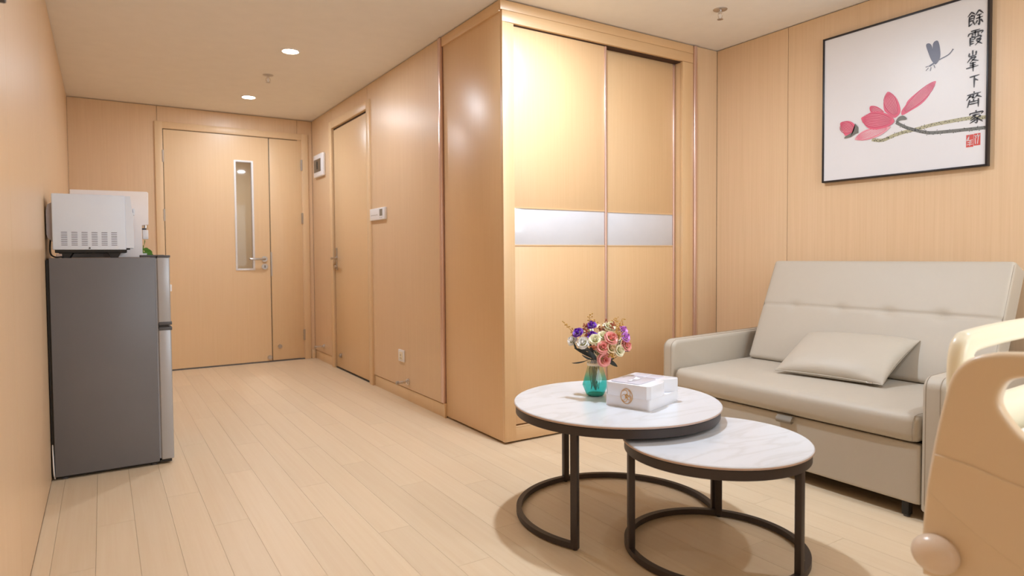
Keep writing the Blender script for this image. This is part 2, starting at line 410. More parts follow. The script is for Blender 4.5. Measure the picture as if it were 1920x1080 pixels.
# double entrance door
d1 = empty('door_1', (1.28, YF, 0), 'double entrance door of unequal honey wood leaves with a glazed slit', kind='structure')
bm = nb()
F0, F1 = YF-.014, YF+.05
xo0, xo1, zo, xi0, xi1, zi = .622, 1.934, 2.19, .684, 1.874, 2.13
for d in ((xo0, xi0, 0, zo), (xi1, xo1, 0, zo)): box(bm, d[0], d[1], F0, F1, d[2], d[3], .003)
box(bm, xi0-.001, xi1+.001, F0+.0003, F1, zi, zo-.0003, .003)
obj('door_frame', bm, 'frame', d1, smooth=40)
bm = nb()
for d in ((xi0-.001, xi0+.018, 0, zi), (xi1-.018, xi1+.001, 0, zi), (xi0, xi1, zi-.018, zi+.001)): box(bm, d[0], d[1], YF+.001, YF+.05, d[2], d[3])
obj('door_stop_strip', bm, 'gap', d1)
LY = YF+.004-.006
L0, LS0, LS1, L1 = .690, 1.566, 1.574, 1.868
# big leaf with window opening (plate with a hole)
wx0, wx1, wz0, wz1 = 1.272, 1.414, .892, 1.886
zc = .012
bm = plate([[(L0, zc), (LS0, zc), (LS0, zi-.006), (L0, zi-.006)], [(wx0, wz0), (wx0, wz1), (wx1, wz1), (wx1, wz0)]], lambda u, v, q: (u, LY+.02+q, v), .04, 0)
leaf = obj('door_leaf', bm, 'door', d1)
bm = nb()
for d in ((wx0-.013, wx0+.003, wz0-.013, wz1+.013), (wx1-.003, wx1+.013, wz0-.013, wz1+.013)): box(bm, d[0], d[1], LY-.008, LY+.045, d[2], d[3], .002)
for d in ((wx0, wx1, wz0-.013, wz0+.003), (wx0, wx1, wz1-.003, wz1+.013)): box(bm, d[0], d[1], LY-.0078, LY+.045, d[2], d[3], .002)
obj('vision_panel_frame', bm, 'white', leaf, label='white metal frame around the glazed slit', smooth=40)
bobj('glass_pane', (wx0, wx1, LY+.018, LY+.022, wz0, wz1), 'pane', leaf)
def lever(parent, px, pz, facing, lx):
    """lever handle on a rose; facing 'y' (towards -y) or 'x' (towards -x)"""
    bm = nb()
    def T(a, b, c): return (px+a, LY-b, pz+c) if facing == 'y' else (XR+.006-b, px+a, pz+c)
    cyl(bm, T(0, -.002, 0), T(0, .010, 0), .026, n=24); cyl(bm, T(0, .008, 0), T(0, .05, 0), .010, n=14)
    tube(bm, smooth_poly([T(0, .048, 0), T(.25*lx, .052, 0), T(lx*.85, .052, 0), T(lx, .044, 0)], 5, False), .0095, 12)
    return obj('lever_handle', bm, 'steel', parent, smooth=45)
lever(leaf, 1.513, .983, 'y', -.14)
bm = nb(); cyl(bm, (1.513, LY+.002, .912), (1.513, LY-.012, .912), .027, n=24); cyl(bm, (1.513, LY-.010, .912), (1.513, LY-.016, .912), .017, n=18)
lk = obj('lock_rose', bm, 'steel', leaf, smooth=45)
bm = nb(); box(bm, 1.509, 1.517, LY-.0175, LY-.015, .900, .924); obj('keyhole', bm, 'black', lk)
bm = nb(); cyl(bm, (1.545, LY+.002, .045), (1.545, LY-.014, .045), .020, n=20); cyl(bm, (1.545, LY-.012, .045), (1.545, LY-.02, .045), .012, n=16)
obj('stop_magnet', bm, 'steel', leaf, smooth=45)
leaf2 = bobj('door_leaf', (LS1, L1, LY, LY+.04, zc, zi-.006), 'door', d1, .002)
bm = nb(); cyl(bm, (1.640, LY+.002, .142), (1.640, LY-.014, .142), .019, n=20); cyl(bm, (1.640, LY-.012, .142), (1.640, LY-.02, .142), .012, n=16)
obj('stop_magnet', bm, 'steel', leaf2, smooth=45)
bm = nb(); box(bm, LS1-.004, LS1+.008, LY-.004, LY+.01, .82, 1.05, .001); obj('strike_plate', bm, 'steel', leaf2)
bobj('seal_strip', (LS0-.001, LS1+.001, LY+.012, LY+.045, 0.012, zi-.006), 'black', d1)
for z in (1.89, 1.376): hinge(d1, (.683, LY-.008, z), 'y')
for z in (1.89, 1.375, .24): hinge(d1, (1.872, LY-.008, z), 'y')
bobj('threshold', (xi0, xi1, YF-.004, YF+.05, 0, .010), 'darkgrey', d1)
# bathroom door in the passage wall
d2 = empty('door_2', (XR, 5.29, 0), 'single honey wood door in the passage wall with steel lever', kind='structure')
bm = nb(); G0, G1 = XR-.014, XR+.028
yo0, yo1, yi0, yi1, zo2, zi2 = 4.776, 5.818, 4.845, 5.748, 2.206, 2.142
for d in ((yo0, yi0), (yi1, yo1)): box(bm, G0, G1, d[0], d[1], 0, zo2, .003)
box(bm, G0+.0003, G1, yi0-.001, yi1+.001, zi2, zo2-.0003, .003)
obj('door_frame', bm, 'frame', d2, smooth=40)
bm = nb()
for d in ((yi0-.001, yi0+.010, 0, zi2), (yi1-.016, yi1+.001, 0, zi2), (yi0, yi1, zi2-.014, zi2+.001)): box(bm, XR+.014, XR+.028, d[0], d[1], d[2], d[3])
obj('door_stop_strip', bm, 'gap', d2)
leaf3 = bobj('door_leaf', (XR+.006, XR+.029, yi0+.005, yi1-.018, .014, zi2-.018), 'door', d2, .002)
bm = nb()
cyl(bm, (XR+.008, 5.69, .985), (XR-.006, 5.69, .985), .024, n=20); cyl(bm, (XR-.004, 5.69, .985), (XR-.045, 5.69, .985), .010, n=14)
tube(bm, smooth_poly([(XR-.043, 5.69, .985), (XR-.047, 5.65, .985), (XR-.047, 5.585, .985), (XR-.038, 5.56, .985)], 5, False), .0095, 12)
obj('lever_handle', bm, 'steel', leaf3, smooth=45)
bm = nb(); box(bm, XR-.001, XR+.008, 5.672, 5.708, .88, 1.08, .004); cyl(bm, (XR+.004, 5.69, .91), (XR-.018, 5.69, .91), .018, n=18)
obj('lock_plate', bm, 'steel', leaf3, smooth=45)
bm = nb(); cyl(bm, (XR+.008, 5.60, .125), (XR-.008, 5.60, .125), .020, n=20); cyl(bm, (XR-.006, 5.60, .125), (XR-.016, 5.60, .125), .012, n=16)
obj('stop_magnet', bm, 'steel', leaf3, smooth=45)
for z in (1.95, 1.385, .25): hinge(d2, (XR-.003, yi0+.003, z), 'x')
bobj('threshold', (XR+.004, XR+.028, yi0, yi1, 0, .010), 'black', d2)

# ------------------------------------------------------------------ wardrobe
wr = empty('wardrobe', (2.7, WY+.35, 0), 'built-in honey wood sliding wardrobe with white bands across its doors', 'wardrobe')
WR = 3.412
bobj('side_panel', (WX, WX+.018, WY+.002, 3.55, .012, 2.266), 'robe', wr, .001)
bobj('back_panel', (WX+.018, WR, 3.50, 3.53, .0, H-.01), 'robe', wr)
bobj('top_board', (WX+.02, WR, WY+.07, 3.5, 2.23, 2.25), 'robe', wr)
bobj('side_panel', (WR-.018, WR, WY+.1, 3.5, .012, 2.23), 'robe', wr)
bobj('floor_board', (WX+.02, WR-.02, WY+.10, 3.5, .06, .08), 'robe', wr)
bobj('stile', (WX-.001, 2.056, WY, WY+.022, .012, 2.2105), 'robe', wr, .001)
bobj('stile', (3.318, WR, WY, WY+.022, .012, 2.2105), 'robe', wr, .001)
bobj('jamb', (3.318, 3.33, WY+.02, WY+.11, .012, 2.2105), 'robe', wr)
bobj('jamb', (2.044, 2.056, WY+.02, WY+.11, .012, 2.2105), 'robe', wr)
bobj('lintel', (WX-.001, WR, WY, WY+.022, 2.2125, 2.2705), 'robe_h', wr, .001)
bobj('shaded_track', (2.057, 3.318, WY+.02, WY+.11, 2.207, 2.2125), 'gap', wr)  # door track in dark brown, standing in for the lintel's shadow
bobj('fascia', (WX-.011, WR, WY-.001, WY+.018, 2.2715, H-.006), 'robe_h', wr, .001)
bobj('fascia', (WX-.011, WX+.010, WY+.0175, 3.55, 2.266, H-.006), 'robe_h', wr, .001)
bobj('plinth', (2.0562, 3.318, WY+.006, WY+.02, .010, .078), 'robe_h', wr, .001)
bobj('plinth_ledge', (2.0562, 3.318, WY+.010, WY+.11, .078, .084), 'robe_h', wr, .001)
bobj('plinth_foot', (WX+.02, WR-.02, WY+.03, 3.5, 0, .06), 'gap', wr)
def slider(x0, x1, y, right_prof=True, left_prof=False):
    d = empty('sliding_door', (0, 0, 0)); d.parent = wr; ORG[d.name] = ORG[wr.name]; d.location = (0, 0, 0)
    zb0, zb1, z0, z1 = 1.057, 1.252, .092, 2.206
    bobj('door_panel', (x0, x1, y, y+.018, z0, zb0-.004), 'robe', d, .0008)
    bobj('door_panel', (x0, x1, y, y+.018, zb1+.004, z1), 'robe', d, .0008)
    bobj('white_band', (x0+.002, x1-.002, y+.001, y+.016, zb0, zb1), 'whiteglass', d, .0008, label='glossy white band')
    bm = nb(); box(bm, x0, x1, y-.0025, y+.017, zb1, zb1+.006); box(bm, x0, x1, y-.0025, y+.017, zb0-.006, zb0)
    obj('band_trim', bm, 'robe_h', d)
    bm = nb(); box(bm, x1-.001, x1+.014, y-.008, y+.024, z0, z1, .004, 3)
    obj('edge_profile', bm, 'alu', d, smooth=40)
    return d
slider(2.058, 2.694, WY+.024)
slider(2.67, 3.298, WY+.066)

# ------------------------------------------------------------------ fittings on walls and ceiling
t = empty('distribution_box', (XR, 6.112, 1.75), 'white electrical box with smoked window on the passage wall', 'electrical box')
bm = nb(); box(bm, XR-.030, XR, 5.965, 6.262, 1.752, 1.965, .010, 3); obj('housing', bm, 'white', t, smooth=40)
bm = nb(); box(bm, XR-.034, XR-.029, 6.02, 6.235, 1.798, 1.918, .002); obj('window_cover', bm, 'smoke', t, label='smoked window')
bm = nb(); box(bm, XR-.037, XR-.033, 6.115, 6.135, 1.825, 1.895, .001); obj('latch', bm, 'black', t)
bm = nb(); cyl(bm, (XR-.029, 6.23, 1.945), (XR-.0315, 6.23, 1.945), .005, n=10); obj('screw', bm, 'steel', t)
t = empty('thermostat', (XR, 4.615, 1.27), 'small white wall thermostat with grey display beside the single door', 'thermostat')
bm = nb(); box(bm, XR-.020, XR, 4.466, 4.768, 1.272, 1.361, .004, 3); obj('housing', bm, 'white', t, smooth=40)
bm = nb(); box(bm, XR-.0215, XR-.0185, 4.505, 4.562, 1.300, 1.350, .0005); obj('display', bm, 'screen', t, label='grey display')
for i in range(7):
    bm = nb(); box(bm, XR-.0207, XR-.0195, 4.60+i*.021, 4.612+i*.021, 1.308, 1.3125); obj('key_mark', bm, 'grey_text', t)
for i in range(2):
    bm = nb(); box(bm, XR-.0207, XR-.0195, 4.515+i*.03, 4.53+i*.03, 1.285, 1.289); obj('key_mark', bm, 'grey_text', t)
t = empty('wall_socket', (XR, 4.21, .26), 'white wall socket low on the passage wall', 'socket')
bm = nb(); box(bm, XR-.010, XR, 4.163, 4.263, .262, .345, .003, 3); obj('face_plate', bm, 'white', t, smooth=40)
bm = nb(); box(bm, XR-.013, XR-.009, 4.185, 4.241, .276, .331, .002); obj('socket_insert', bm, 'cream_band', t)
bm = nb(); box(bm, XR-.0135, XR-.0125, 4.197, 4.229, .285, .290); box(bm, XR-.0135, XR-.0125, 4.207, 4.211, .30, .315); box(bm, XR-.0135, XR-.0125, 4.217, 4.221, .30, .315); obj('socket_slot', bm, 'grey_text', t)
def doorstop(y, z, label):
    t = empty('door_stop', (XR, y, z), label, 'door stop', 'steel door stops on the passage wall')
    bm = nb(); cyl(bm, (XR, y, z), (XR-.008, y, z), .022, n=20); cyl(bm, (XR-.006, y, z), (XR-.018, y, z), .016, n=18); obj('wall_rose', bm, 'chrome', t, smooth=45)
    bm = nb(); tube(bm, [(XR-.016, y, z), (XR-.03, y, z), (XR-.05, y, z), (XR-.075, y, z)], [.008, .011, .010, .008], 14); obj('rod', bm, 'chrome', t, smooth=50)
    bm = nb(); cyl(bm, (XR-.073, y, z), (XR-.092, y, z), .0125, .0115, 16); obj('bumper_tip', bm, 'steel', t, smooth=45)
doorstop(4.108, .137, 'chrome door stop under the wall socket, nearer of the two')
doorstop(6.10, .150, 'chrome door stop in the corner by the double door')
def downlight(x, y, label=None):
    t = empty('ceiling_light', (x, y, H), label, 'ceiling light', 'recessed ceiling lights')
    bm = nb(); lathe(bm, [(.049, -.002), (.050, -.006), (.058, -.005), (.060, 0), (.049, 0)], (x, y, H), 32); obj('trim_ring', bm, 'white', t, smooth=50)
    bm = nb(); lathe(bm, [(.0, -.004), (.049, -.004)], (x, y, H), 32); obj('lens', bm, 'lens', t)
labs = ['round recessed ceiling light nearer along the passage', 'round recessed ceiling light farther, close to the double door',
        'recessed ceiling light in front of the wardrobe', 'recessed ceiling light above the bed',
        'recessed ceiling light by the window']
for (x, y, e), lb in zip(LIGHTS, labs): downlight(x, y, lb)
def sprinkler(x, y, label):
    t = empty('sprinkler', (x, y, H), label, 'sprinkler', 'ceiling sprinklers')
    bm = nb(); lathe(bm, [(.0, -.006), (.020, -.007), (.036, -.003), (.038, 0), (0, 0)], (x, y, H), 28); obj('escutcheon', bm, 'steel', t, smooth=50)
    bm = nb(); cyl(bm, (x, y, H-.005), (x, y, H-.022), .009, n=12)
    for s in (-1, 1): tube(bm, smooth_poly([(x+s*.008, y, H-.020), (x+s*.015, y, H-.030), (x+s*.013, y, H-.042), (x+s*.003, y, H-.052)], 4, False), .0022, 6)
    obj('yoke', bm, 'chrome', t, smooth=50)
    bm = nb(); cyl(bm, (x, y, H-.022), (x, y, H-.05), .0022, n=8); obj('bulb', bm, INK['paper'], t, smooth=50)
    bm = nb(); cyl(bm, (x, y, H-.052), (x, y, H-.054), .006, n=12)
    for k in range(10):
        a = k*2*PI/10; ca, sa = math.cos(a), math.sin(a)
        prism(bm, [(.004, -.0022), (.016, -.0034), (.016, .0034), (.004, .0022)], lambda u, v, ca=ca, sa=sa: (x+u*ca-v*sa, y+u*sa+v*ca, H-.0525), lambda u, v, ca=ca, sa=sa: (x+u*ca-v*sa, y+u*sa+v*ca, H-.054))
    obj('deflector', bm, 'steel', t)
sprinkler(1.268, 4.952, 'fire sprinkler between the two lit ceiling lights of the passage')
sprinkler(3.079, 2.378, 'fire sprinkler on the ceiling in front of the wardrobe')
# television on the left wall: only its lower far corner shows
t = empty('television', (.03, 1.25, 1.56), 'dark wall-mounted television whose corner shows at the upper left edge', 'television')
bm = nb(); box(bm, .022, .052, .74, 1.79, 1.555, 2.15, .004); obj('casing', bm, 'black', t, smooth=40)
bm = nb(); box(bm, .0515, .053, .76, 1.77, 1.58, 2.13); obj('screen', bm, 'frame_black', t)
bobj('wall_mount', (0, .023, 1.1, 1.4, 1.75, 1.95), 'black', t)

# ------------------------------------------------------------------ picture
t = empty('framed_picture', (PX, 1.73, 1.395), 'square framed ink painting of a pink lotus and dragonfly with calligraphy', 'picture')
PY0, PY1, PZ0, PZ1 = 2.113, 1.317, 1.391, 2.181      # left, right, bottom, top (outer)
FX = PX-.030
fwid = .0095
def pic(u, v, q=0.):
    y = (PY0-fwid)+((PY1+fwid)-(PY0-fwid))*u; z = (PZ0+fwid)+(PZ1-PZ0-2*fwid)*v
    return (FX+.006-q, y, z)
def bar(a, b, c, d):
    bm = nb(); box(bm, FX, PX-.001, a, b, c, d, .0015); return obj('frame_bar', bm, 'frame_black', t, smooth=40)
bar(PY1, PY1+fwid, PZ0, PZ1); bar(PY0-fwid, PY0, PZ0, PZ1); bar(PY1+fwid, PY0-fwid, PZ0, PZ0+fwid); bar(PY1+fwid, PY0-fwid, PZ1-fwid, PZ1)
bm = nb(); box(bm, FX+.006, PX-.002, PY1+fwid-.001, PY0-fwid+.001, PZ0+fwid-.001, PZ1-fwid+.001); prt = obj('print', bm, 'print', t)
def ink(name, poly, mat, q=.0005):
    bm = nb(); prism(bm, [(p[0], p[1]) for p in poly], lambda u, v: pic(u, v, q), lambda u, v: pic(u, v, q-.0004))
    bmesh.ops.triangulate(bm, faces=bm.faces[:]); return obj(name, bm, INK[mat], prt)
def ribbon(bm, pts, ws, q):
    P = [Vector((p[0], p[1])) for p in pts]; n = len(P); A, B = [], []
    for i, p in enumerate(P):
        d = (P[min(i+1, n-1)]-P[max(i-1, 0)]); d = d.normalized() if d.length > 1e-9 else Vector((1, 0)); nn = Vector((-d.y, d.x))
        wv = ws[i] if isinstance(ws, (list, tuple)) else ws
        A.append(bm.verts.new(pic(*(p+nn*wv/2), q))); B.append(bm.verts.new(pic(*(p-nn*wv/2), q)))
    for i in range(n-1): bm.faces.new((A[i], A[i+1], B[i+1], B[i]))
PICT = {
'petal_right':[(0.728,0.548),(0.675,0.535),(0.602,0.49),(0.564,0.459),(0.552,0.435),(0.527,0.401),(0.532,0.373),(0.583,0.392),(0.642,0.42),(0.681,0.455),(0.71,0.502)],
'petal_up':[(0.437,0.544),(0.417,0.501),(0.413,0.458),(0.423,0.418),(0.46,0.385),(0.486,0.364),(0.517,0.387),(0.519,0.424),(0.5,0.481),(0.469,0.524)],
'petal_small':[(0.323,0.47),(0.358,0.467),(0.391,0.445),(0.418,0.413),(0.375,0.423),(0.332,0.427)],
'petal_low':[(0.223,0.267),(0.262,0.304),(0.316,0.321),(0.376,0.307),(0.44,0.314),(0.461,0.309),(0.419,0.276),(0.366,0.256),(0.301,0.248),(0.251,0.255)],
'petal_left':[(0.266,0.401),(0.299,0.415),(0.332,0.43),(0.375,0.428),(0.418,0.41),(0.46,0.385),(0.484,0.349),(0.473,0.328),(0.44,0.314),(0.381,0.306),(0.327,0.319),(0.294,0.349)],
'bud':[(0.119,0.389),(0.147,0.402),(0.188,0.396),(0.216,0.375),(0.228,0.348),(0.217,0.321),(0.166,0.3),(0.148,0.314)],
'sepal':[(0.227,0.373),(0.247,0.345),(0.248,0.306),(0.228,0.303),(0.194,0.285),(0.149,0.282),(0.154,0.293),(0.188,0.308),(0.217,0.321),(0.225,0.348)],
'leaf':[(0.494,0.333),(0.507,0.361),(0.537,0.37),(0.56,0.35),(0.555,0.34),(0.522,0.343)],
'wing1':[(0.669,0.787),(0.689,0.79),(0.705,0.759),(0.718,0.667),(0.701,0.682),(0.68,0.742)],
'wing2':[(0.71,0.786),(0.736,0.793),(0.749,0.738),(0.749,0.683),(0.727,0.652),(0.714,0.668),(0.708,0.736)]}
stem1 = [(0.494,0.333),(0.553,0.292),(0.604,0.267),(0.654,0.246),(0.702,0.232),(0.798,0.224),(0.912,0.218),(0.998,0.214)]
stem2 = [(0.339,0.246),(0.377,0.235),(0.419,0.232),(0.482,0.251),(0.554,0.263),(0.634,0.27),(0.702,0.279),(0.797,0.283),(0.912,0.284),(0.998,0.274)]
bm = nb(); ribbon(bm, smooth_poly(stem2, 5, False), .022, .0003); obj('painted_stem', bm, INK['olive'], prt)
bm = nb(); ribbon(bm, smooth_poly(stem1, 5, False), .020, .0005); obj('painted_stem', bm, INK['grey'], prt)
bm = nb()
for st in (stem1, stem2):
    for p in smooth_poly(st, 6, False)[3:]:
        for k in range(2):
            a = random.uniform(0, 6.28); o = Vector((random.uniform(-.01, .01), random.uniform(-.012, .012)))
            ribbon(bm, [p+o, p+o+Vector((math.cos(a), math.sin(a)))*.006], .003, .0009)
obj('painted_thorn', bm, INK['black'], prt, kind='stuff')
tips = {'petal_right': ((.728, .548), (.53, .385)), 'petal_up': ((.437, .544), (.50, .372)), 'petal_small': ((.323, .47), (.418, .415)), 'petal_low': ((.223, .267), (.455, .31)), 'petal_left': ((.266, .401), (.482, .345)), 'bud': ((.119, .389), (.222, .325))}
q = .0007
for k in ('petal_right', 'petal_up', 'petal_small', 'petal_low', 'petal_left', 'bud'):
    P = smooth_poly(PICT[k], 3)
    ink('painted_petal', P, 'pale' if k == 'petal_low' else 'pink', q)
    a, b = Vector(tips[k][0]), Vector(tips[k][1]); d = b-a; nn = Vector((-d.y, d.x)).normalized()
    hi = max((p-a).dot(nn) for p in P); lo = min((p-a).dot(nn) for p in P)
    bm = nb(); bl = nb(); nv = 9 if k != 'petal_small' else 6
    for i in range(nv):
        f = (i+.5)/nv; off = lo+(hi-lo)*f
        pts = [a+d*s+nn*off*.86*math.sin(PI*min(1, s**.8))**.75 for s in [.06, .2, .35, .5, .65, .8, .92]]
        ribbon(bm, pts, [.001, .0035, .004, .004, .0035, .003, .001], q+.0003)
        off2 = lo+(hi-lo)*(f+.5/nv)
        pts = [a+d*s+nn*off2*.82*math.sin(PI*min(1, s**.8))**.75 for s in [.15, .3, .5, .7, .9]]
        if i < nv-1: ribbon(bl, pts, [.0005, .002, .0025, .002, .0005], q+.0004)
    obj('painted_vein', bm, INK['pink' if k == 'petal_low' else 'deep'], prt, kind='stuff')
    obj('painted_vein', bl, INK['paper' if k == 'petal_low' else 'pale'], prt, kind='stuff')
    q += .0006
ink('painted_sepal', PICT['sepal'], 'grey', q); ink('painted_leaf', smooth_poly(PICT['leaf'], 3), 'grey', q)
ink('painted_wing', smooth_poly(PICT['wing1'], 4), 'wing', .0007); ink('painted_wing', smooth_poly(PICT['wing2'], 4), 'wing', .0010)
bm = nb(); ribbon(bm, smooth_poly([(0.690, .648), (0.742, 0.673), (0.797, 0.692), (0.822, 0.720)], 4, False), [.010]*3+[.006]*9+[.010], .0013)
for e in ((.685, .64, .670, .625), (.70, .64, .695, .618), (.715, .650, .722, .630), (.69, .65, .668, .648)): ribbon(bm, [(e[0], e[1]), (e[2], e[3])], .004, .0013)
obj('painted_dragonfly_body', bm, INK['wing'], prt)
GLYPH = {
 'yu': ((.896, .824, .978, .913), [[(.28, .98), (.02, .70)], [(.28, .95), (.48, .76)], [(.25, .78), (.30, .70)], [(.12, .66), (.42, .68), (.41, .40)], [(.13, .68), (.10, .05)], [(.12, .53), (.42, .53)], [(.12, .39), (.42, .39)], [(.08, .06), (.32, .20)], [(.34, .36), (.48, .06)],
     [(.74, 1), (.5, .68)], [(.74, .98), (1, .70)], [(.6, .66), (.9, .68)], [(.54, .46), (.98, .5)], [(.76, .66), (.76, .04), (.67, .12)], [(.64, .34), (.52, .12)], [(.84, .36), (.99, .12)]]),
 'xia': ((.90, .71, .976, .798), [[(.2, .98), (.82, 1)], [(.09, .86), (.0, .66)], [(.08, .84), (.98, .87), (.88, .7)], [(.5, .98), (.5, .60)], [(.25, .76), (.4, .74)], [(.22, .65), (.38, .63)], [(.64, .77), (.78, .75)], [(.64, .66), (.78, .64)],
     [(.12, .53), (.46, .55), (.44, .42), (.14, .42)], [(.16, .54), (.15, .0)], [(.16, .28), (.42, .29)], [(.16, .14), (.42, .15)], [(.55, .54), (.86, .56), (.84, .42), (.58, .42)], [(.55, .32), (.88, .33), (.5, .0)], [(.6, .26), (.98, .0)]]),
 'feng': ((.893, .564, .960, .681), [[(.5, 1.02), (.5, .74)], [(.25, .9), (.25, .73), (.76, .76)], [(.77, .95), (.75, .74)], [(.45, .70), (.08, .44)], [(.38, .63), (.74, .66), (.28, .40)], [(.42, .56), (.95, .44)], [(.28, .36), (.76, .39)], [(.28, .26), (.74, .28)], [(.0, .15), (.95, .20)], [(.53, .42), (.55, -.05)]]),
 'xia2': ((.912, .461, .964, .533), [[(.0, .90), (.98, .98)], [(.48, .92), (.46, .0)], [(.52, .70), (.86, .54)]]),
 'qi': ((.893, .347, .976, .434), [[(.5, 1.04), (.56, .95)], [(.1, .84), (.95, .92)], [(.32, .82), (.05, .50)], [(.2, .70), (.42, .74)], [(.5, .84), (.44, .58)], [(.38, .68), (.6, .58)], [(.78, .86), (.6, .62)], [(.7, .74), (1.0, .60)], [(.27, .52), (.12, .0)], [(.80, .54), (.80, -.04)], [(.26, .36), (.8, .39)], [(.24, .21), (.8, .24)], [(.5, .54), (.5, .38)]]),
 'jia': ((.912, .250, .984, .321), [[(.48, 1.04), (.54, .94)], [(.1, .86), (.04, .68)], [(.1, .83), (.98, .88), (.86, .70)], [(.25, .67), (.78, .71)], [(.5, .67), (.12, .42)], [(.38, .54), (.6, .32), (.56, .0), (.42, .08)], [(.47, .44), (.1, .22)], [(.54, .28), (.06, .02)], [(.86, .58), (.6, .42)], [(.56, .42), (1.0, .04)]])}
for k, ((u0, v0, u1, v1), strokes) in GLYPH.items():
    bm = nb()
    for st in strokes:
        pts = [Vector((u0+(u1-u0)*x, v0+(v1-v0)*y)) for x, y in st]
        pp = smooth_poly(pts, 4, False) if len(pts) > 2 else [pts[0].lerp(pts[1], s) for s in (0, .25, .5, .75, 1)]
        n = len(pp); wv = [.0085*(1.15-.55*abs(2*i/(n-1)-.7)) for i in range(n)]
        ribbon(bm, pp, wv, .0014)
    bmesh.ops.recalc_face_normals(bm, faces=bm.faces[:])
    obj('brushed_character', bm, INK['black'], prt)
ink('seal_stamp', [(.899, .111), (.937, .111), (.937, .185), (.899, .185)], 'red', .0006); ink('seal_stamp', [(.939, .116), (.973, .116), (.973, .187), (.939, .187)], 'red', .0006)
bm = nb()
for st in ([(.902, .150), (.916, .180)], [(.916, .182), (.910, .150)], [(.904, .150), (.934, .152)], [(.906, .138), (.932, .140)], [(.903, .126), (.934, .127)], [(.918, .118), (.920, .150)], [(.944, .178), (.952, .160)], [(.958, .184), (.962, .160), (.958, .125)], [(.970, .178), (.962, .165)], [(.946, .160), (.948, .125)], [(.944, .172), (.970, .174)]):
    ribbon(bm, st, .0035, .0010)
obj('seal_line', bm, INK['paper'], prt)

# ------------------------------------------------------------------ refrigerator
t = empty('refrigerator', (.24, 3.8, 0), 'grey two-door refrigerator standing against the left wall', 'refrigerator')
FY0, FY1 = 3.52, 4.07
bobj('body', (.014, .428, FY0, FY1, .016, 1.003), 'fridge_side', t, .004)
bobj('rear_panel', (.003, .015, FY0+.012, FY1-.012, .02, .995), 'black', t)
bm = nb(); box(bm, .02, .45, FY0+.012, FY1-.012, .008, .0165, .001); obj('plinth', bm, 'black', t)
for x in (.05, .405):
    for y in (FY0+.03, FY1-.04):
        bm = nb(); cyl(bm, (x, y, 0), (x, y, .012), .014, n=12); obj('foot', bm, 'darkgrey', t)
bobj('gasket', (.428, .436, FY0+.006, FY1-.006, .03, .998), 'gasket', t)
for z0, z1, nm in ((.682, 1.004, 'upper_door'), (.022, .660, 'lower_door')):
    bm = nb(); vs = box(bm, .436, .490, FY0, FY1, z0, z1, .006, 3); o = obj(nm, bm, 'fridge_door', t, smooth=40)
    if nm == 'upper_door':
        bobj('edge_trim', (.438, .493, FY0-.001, FY1+.001, z1-.002, z1+.009), 'darkgrey', o, .002)
        bobj('edge_trim', (.438, .494, FY0-.001, FY1+.001, z0-.006, z0+.010), 'darkgrey', o, .002)
        bobj('note_tag', (.490, .502, FY0+.06, FY0+.10, .835, .868), 'disp', o, .002, label='small pale tag')
    else:
        bobj('edge_trim', (.438, .494, FY0-.001, FY1+.001, z1-.010, z1+.006), 'darkgrey', o, .002)
bobj('handle_recess', (.436, .478, FY0+.004, FY1-.004, .664, .676), 'black', t)
bobj('hinge_cover', (.368, .470, FY0+.02, FY0+.10, 1.004, 1.015), 'darkgrey', t, .003)
bobj('lower_hinge', (.43, .48, FY0+.004, FY0+.06, .010, .022), 'black', t)
bm = nb(); tube(bm, smooth_poly([(.006, FY0+.03, .22), (.008, FY0+.005, .12), (.010, FY0+.0, .04), (.012, FY0+.02, .006)], 5, False), .003, 8); obj('power_cord', bm, 'white', t, smooth=60)

# ------------------------------------------------------------------ microwave
t = empty('microwave', (.17, 3.68, 1.003), 'white microwave oven on top of the grey refrigerator', 'microwave')
MY = 3.545; MY1 = 3.80
bobj('casing', (.028, .312, MY, MY1, 1.040, 1.294), 'mw', t, .004, 3)
bm = nb(); prism(bm, [(.312, 1.048), (.343, 1.048), (.345, 1.055), (.345, 1.13), (.343, 1.16), (.345, 1.185), (.345, 1.21), (.340, 1.225), (.333, 1.292), (.312, 1.292)], lambda u, v: (u, MY+.002, v), lambda u, v: (u, MY1-.002, v))
obj('door', bm, 'mw', t, smooth=40)
bm = nb(); prism(bm, [(.345, 1.205), (.350, 1.205), (.352, 1.225), (.348, 1.235), (.343, 1.235)], lambda u, v: (u, MY+.004, v), lambda u, v: (u, MY+.06, v)); obj('dial', bm, 'mw', t)
bm = nb(); poly = [(.028, 1.075), (.010, 1.095), (.006, 1.11), (.006, 1.215), (.012, 1.245), (.028, 1.255)]
prism(bm, poly, lambda u, v: (u, MY+.03, v), lambda u, v: (u, MY1-.03, v)); obj('rear_vent_housing', bm, 'mw_rear', t, smooth=30)
bm = nb(); box(bm, .036, .315, MY+.008, MY1-.008, 1.026, 1.041, .002); obj('underside_plate', bm, 'black', t)
me0 = None
for c in range(6):
    for r in range(8):
        x = .060+c*.0385; z = 1.062+r*.0082
        bm = nb(); prism(bm, [(x, z), (x+.002, z-.0014), (x+.023, z-.0014), (x+.025, z), (x+.023, z+.0014), (x+.002, z+.0014)], lambda u, v: (u, MY-.0005, v), lambda u, v: (u, MY+.002, v))
        obj('vent_slot', bm, 'mw_dark', t)
for x in (.075, .265):
    for y in (MY+.03, MY1-.03):
        bm = nb(); prism(bm, [(x-.028, 1.030), (x-.014, 1.003), (x+.014, 1.003), (x+.028, 1.030)], lambda u, v, y=y: (u, y-.014, v), lambda u, v, y=y: (u, y+.014, v)); obj('foot', bm, 'black', t)
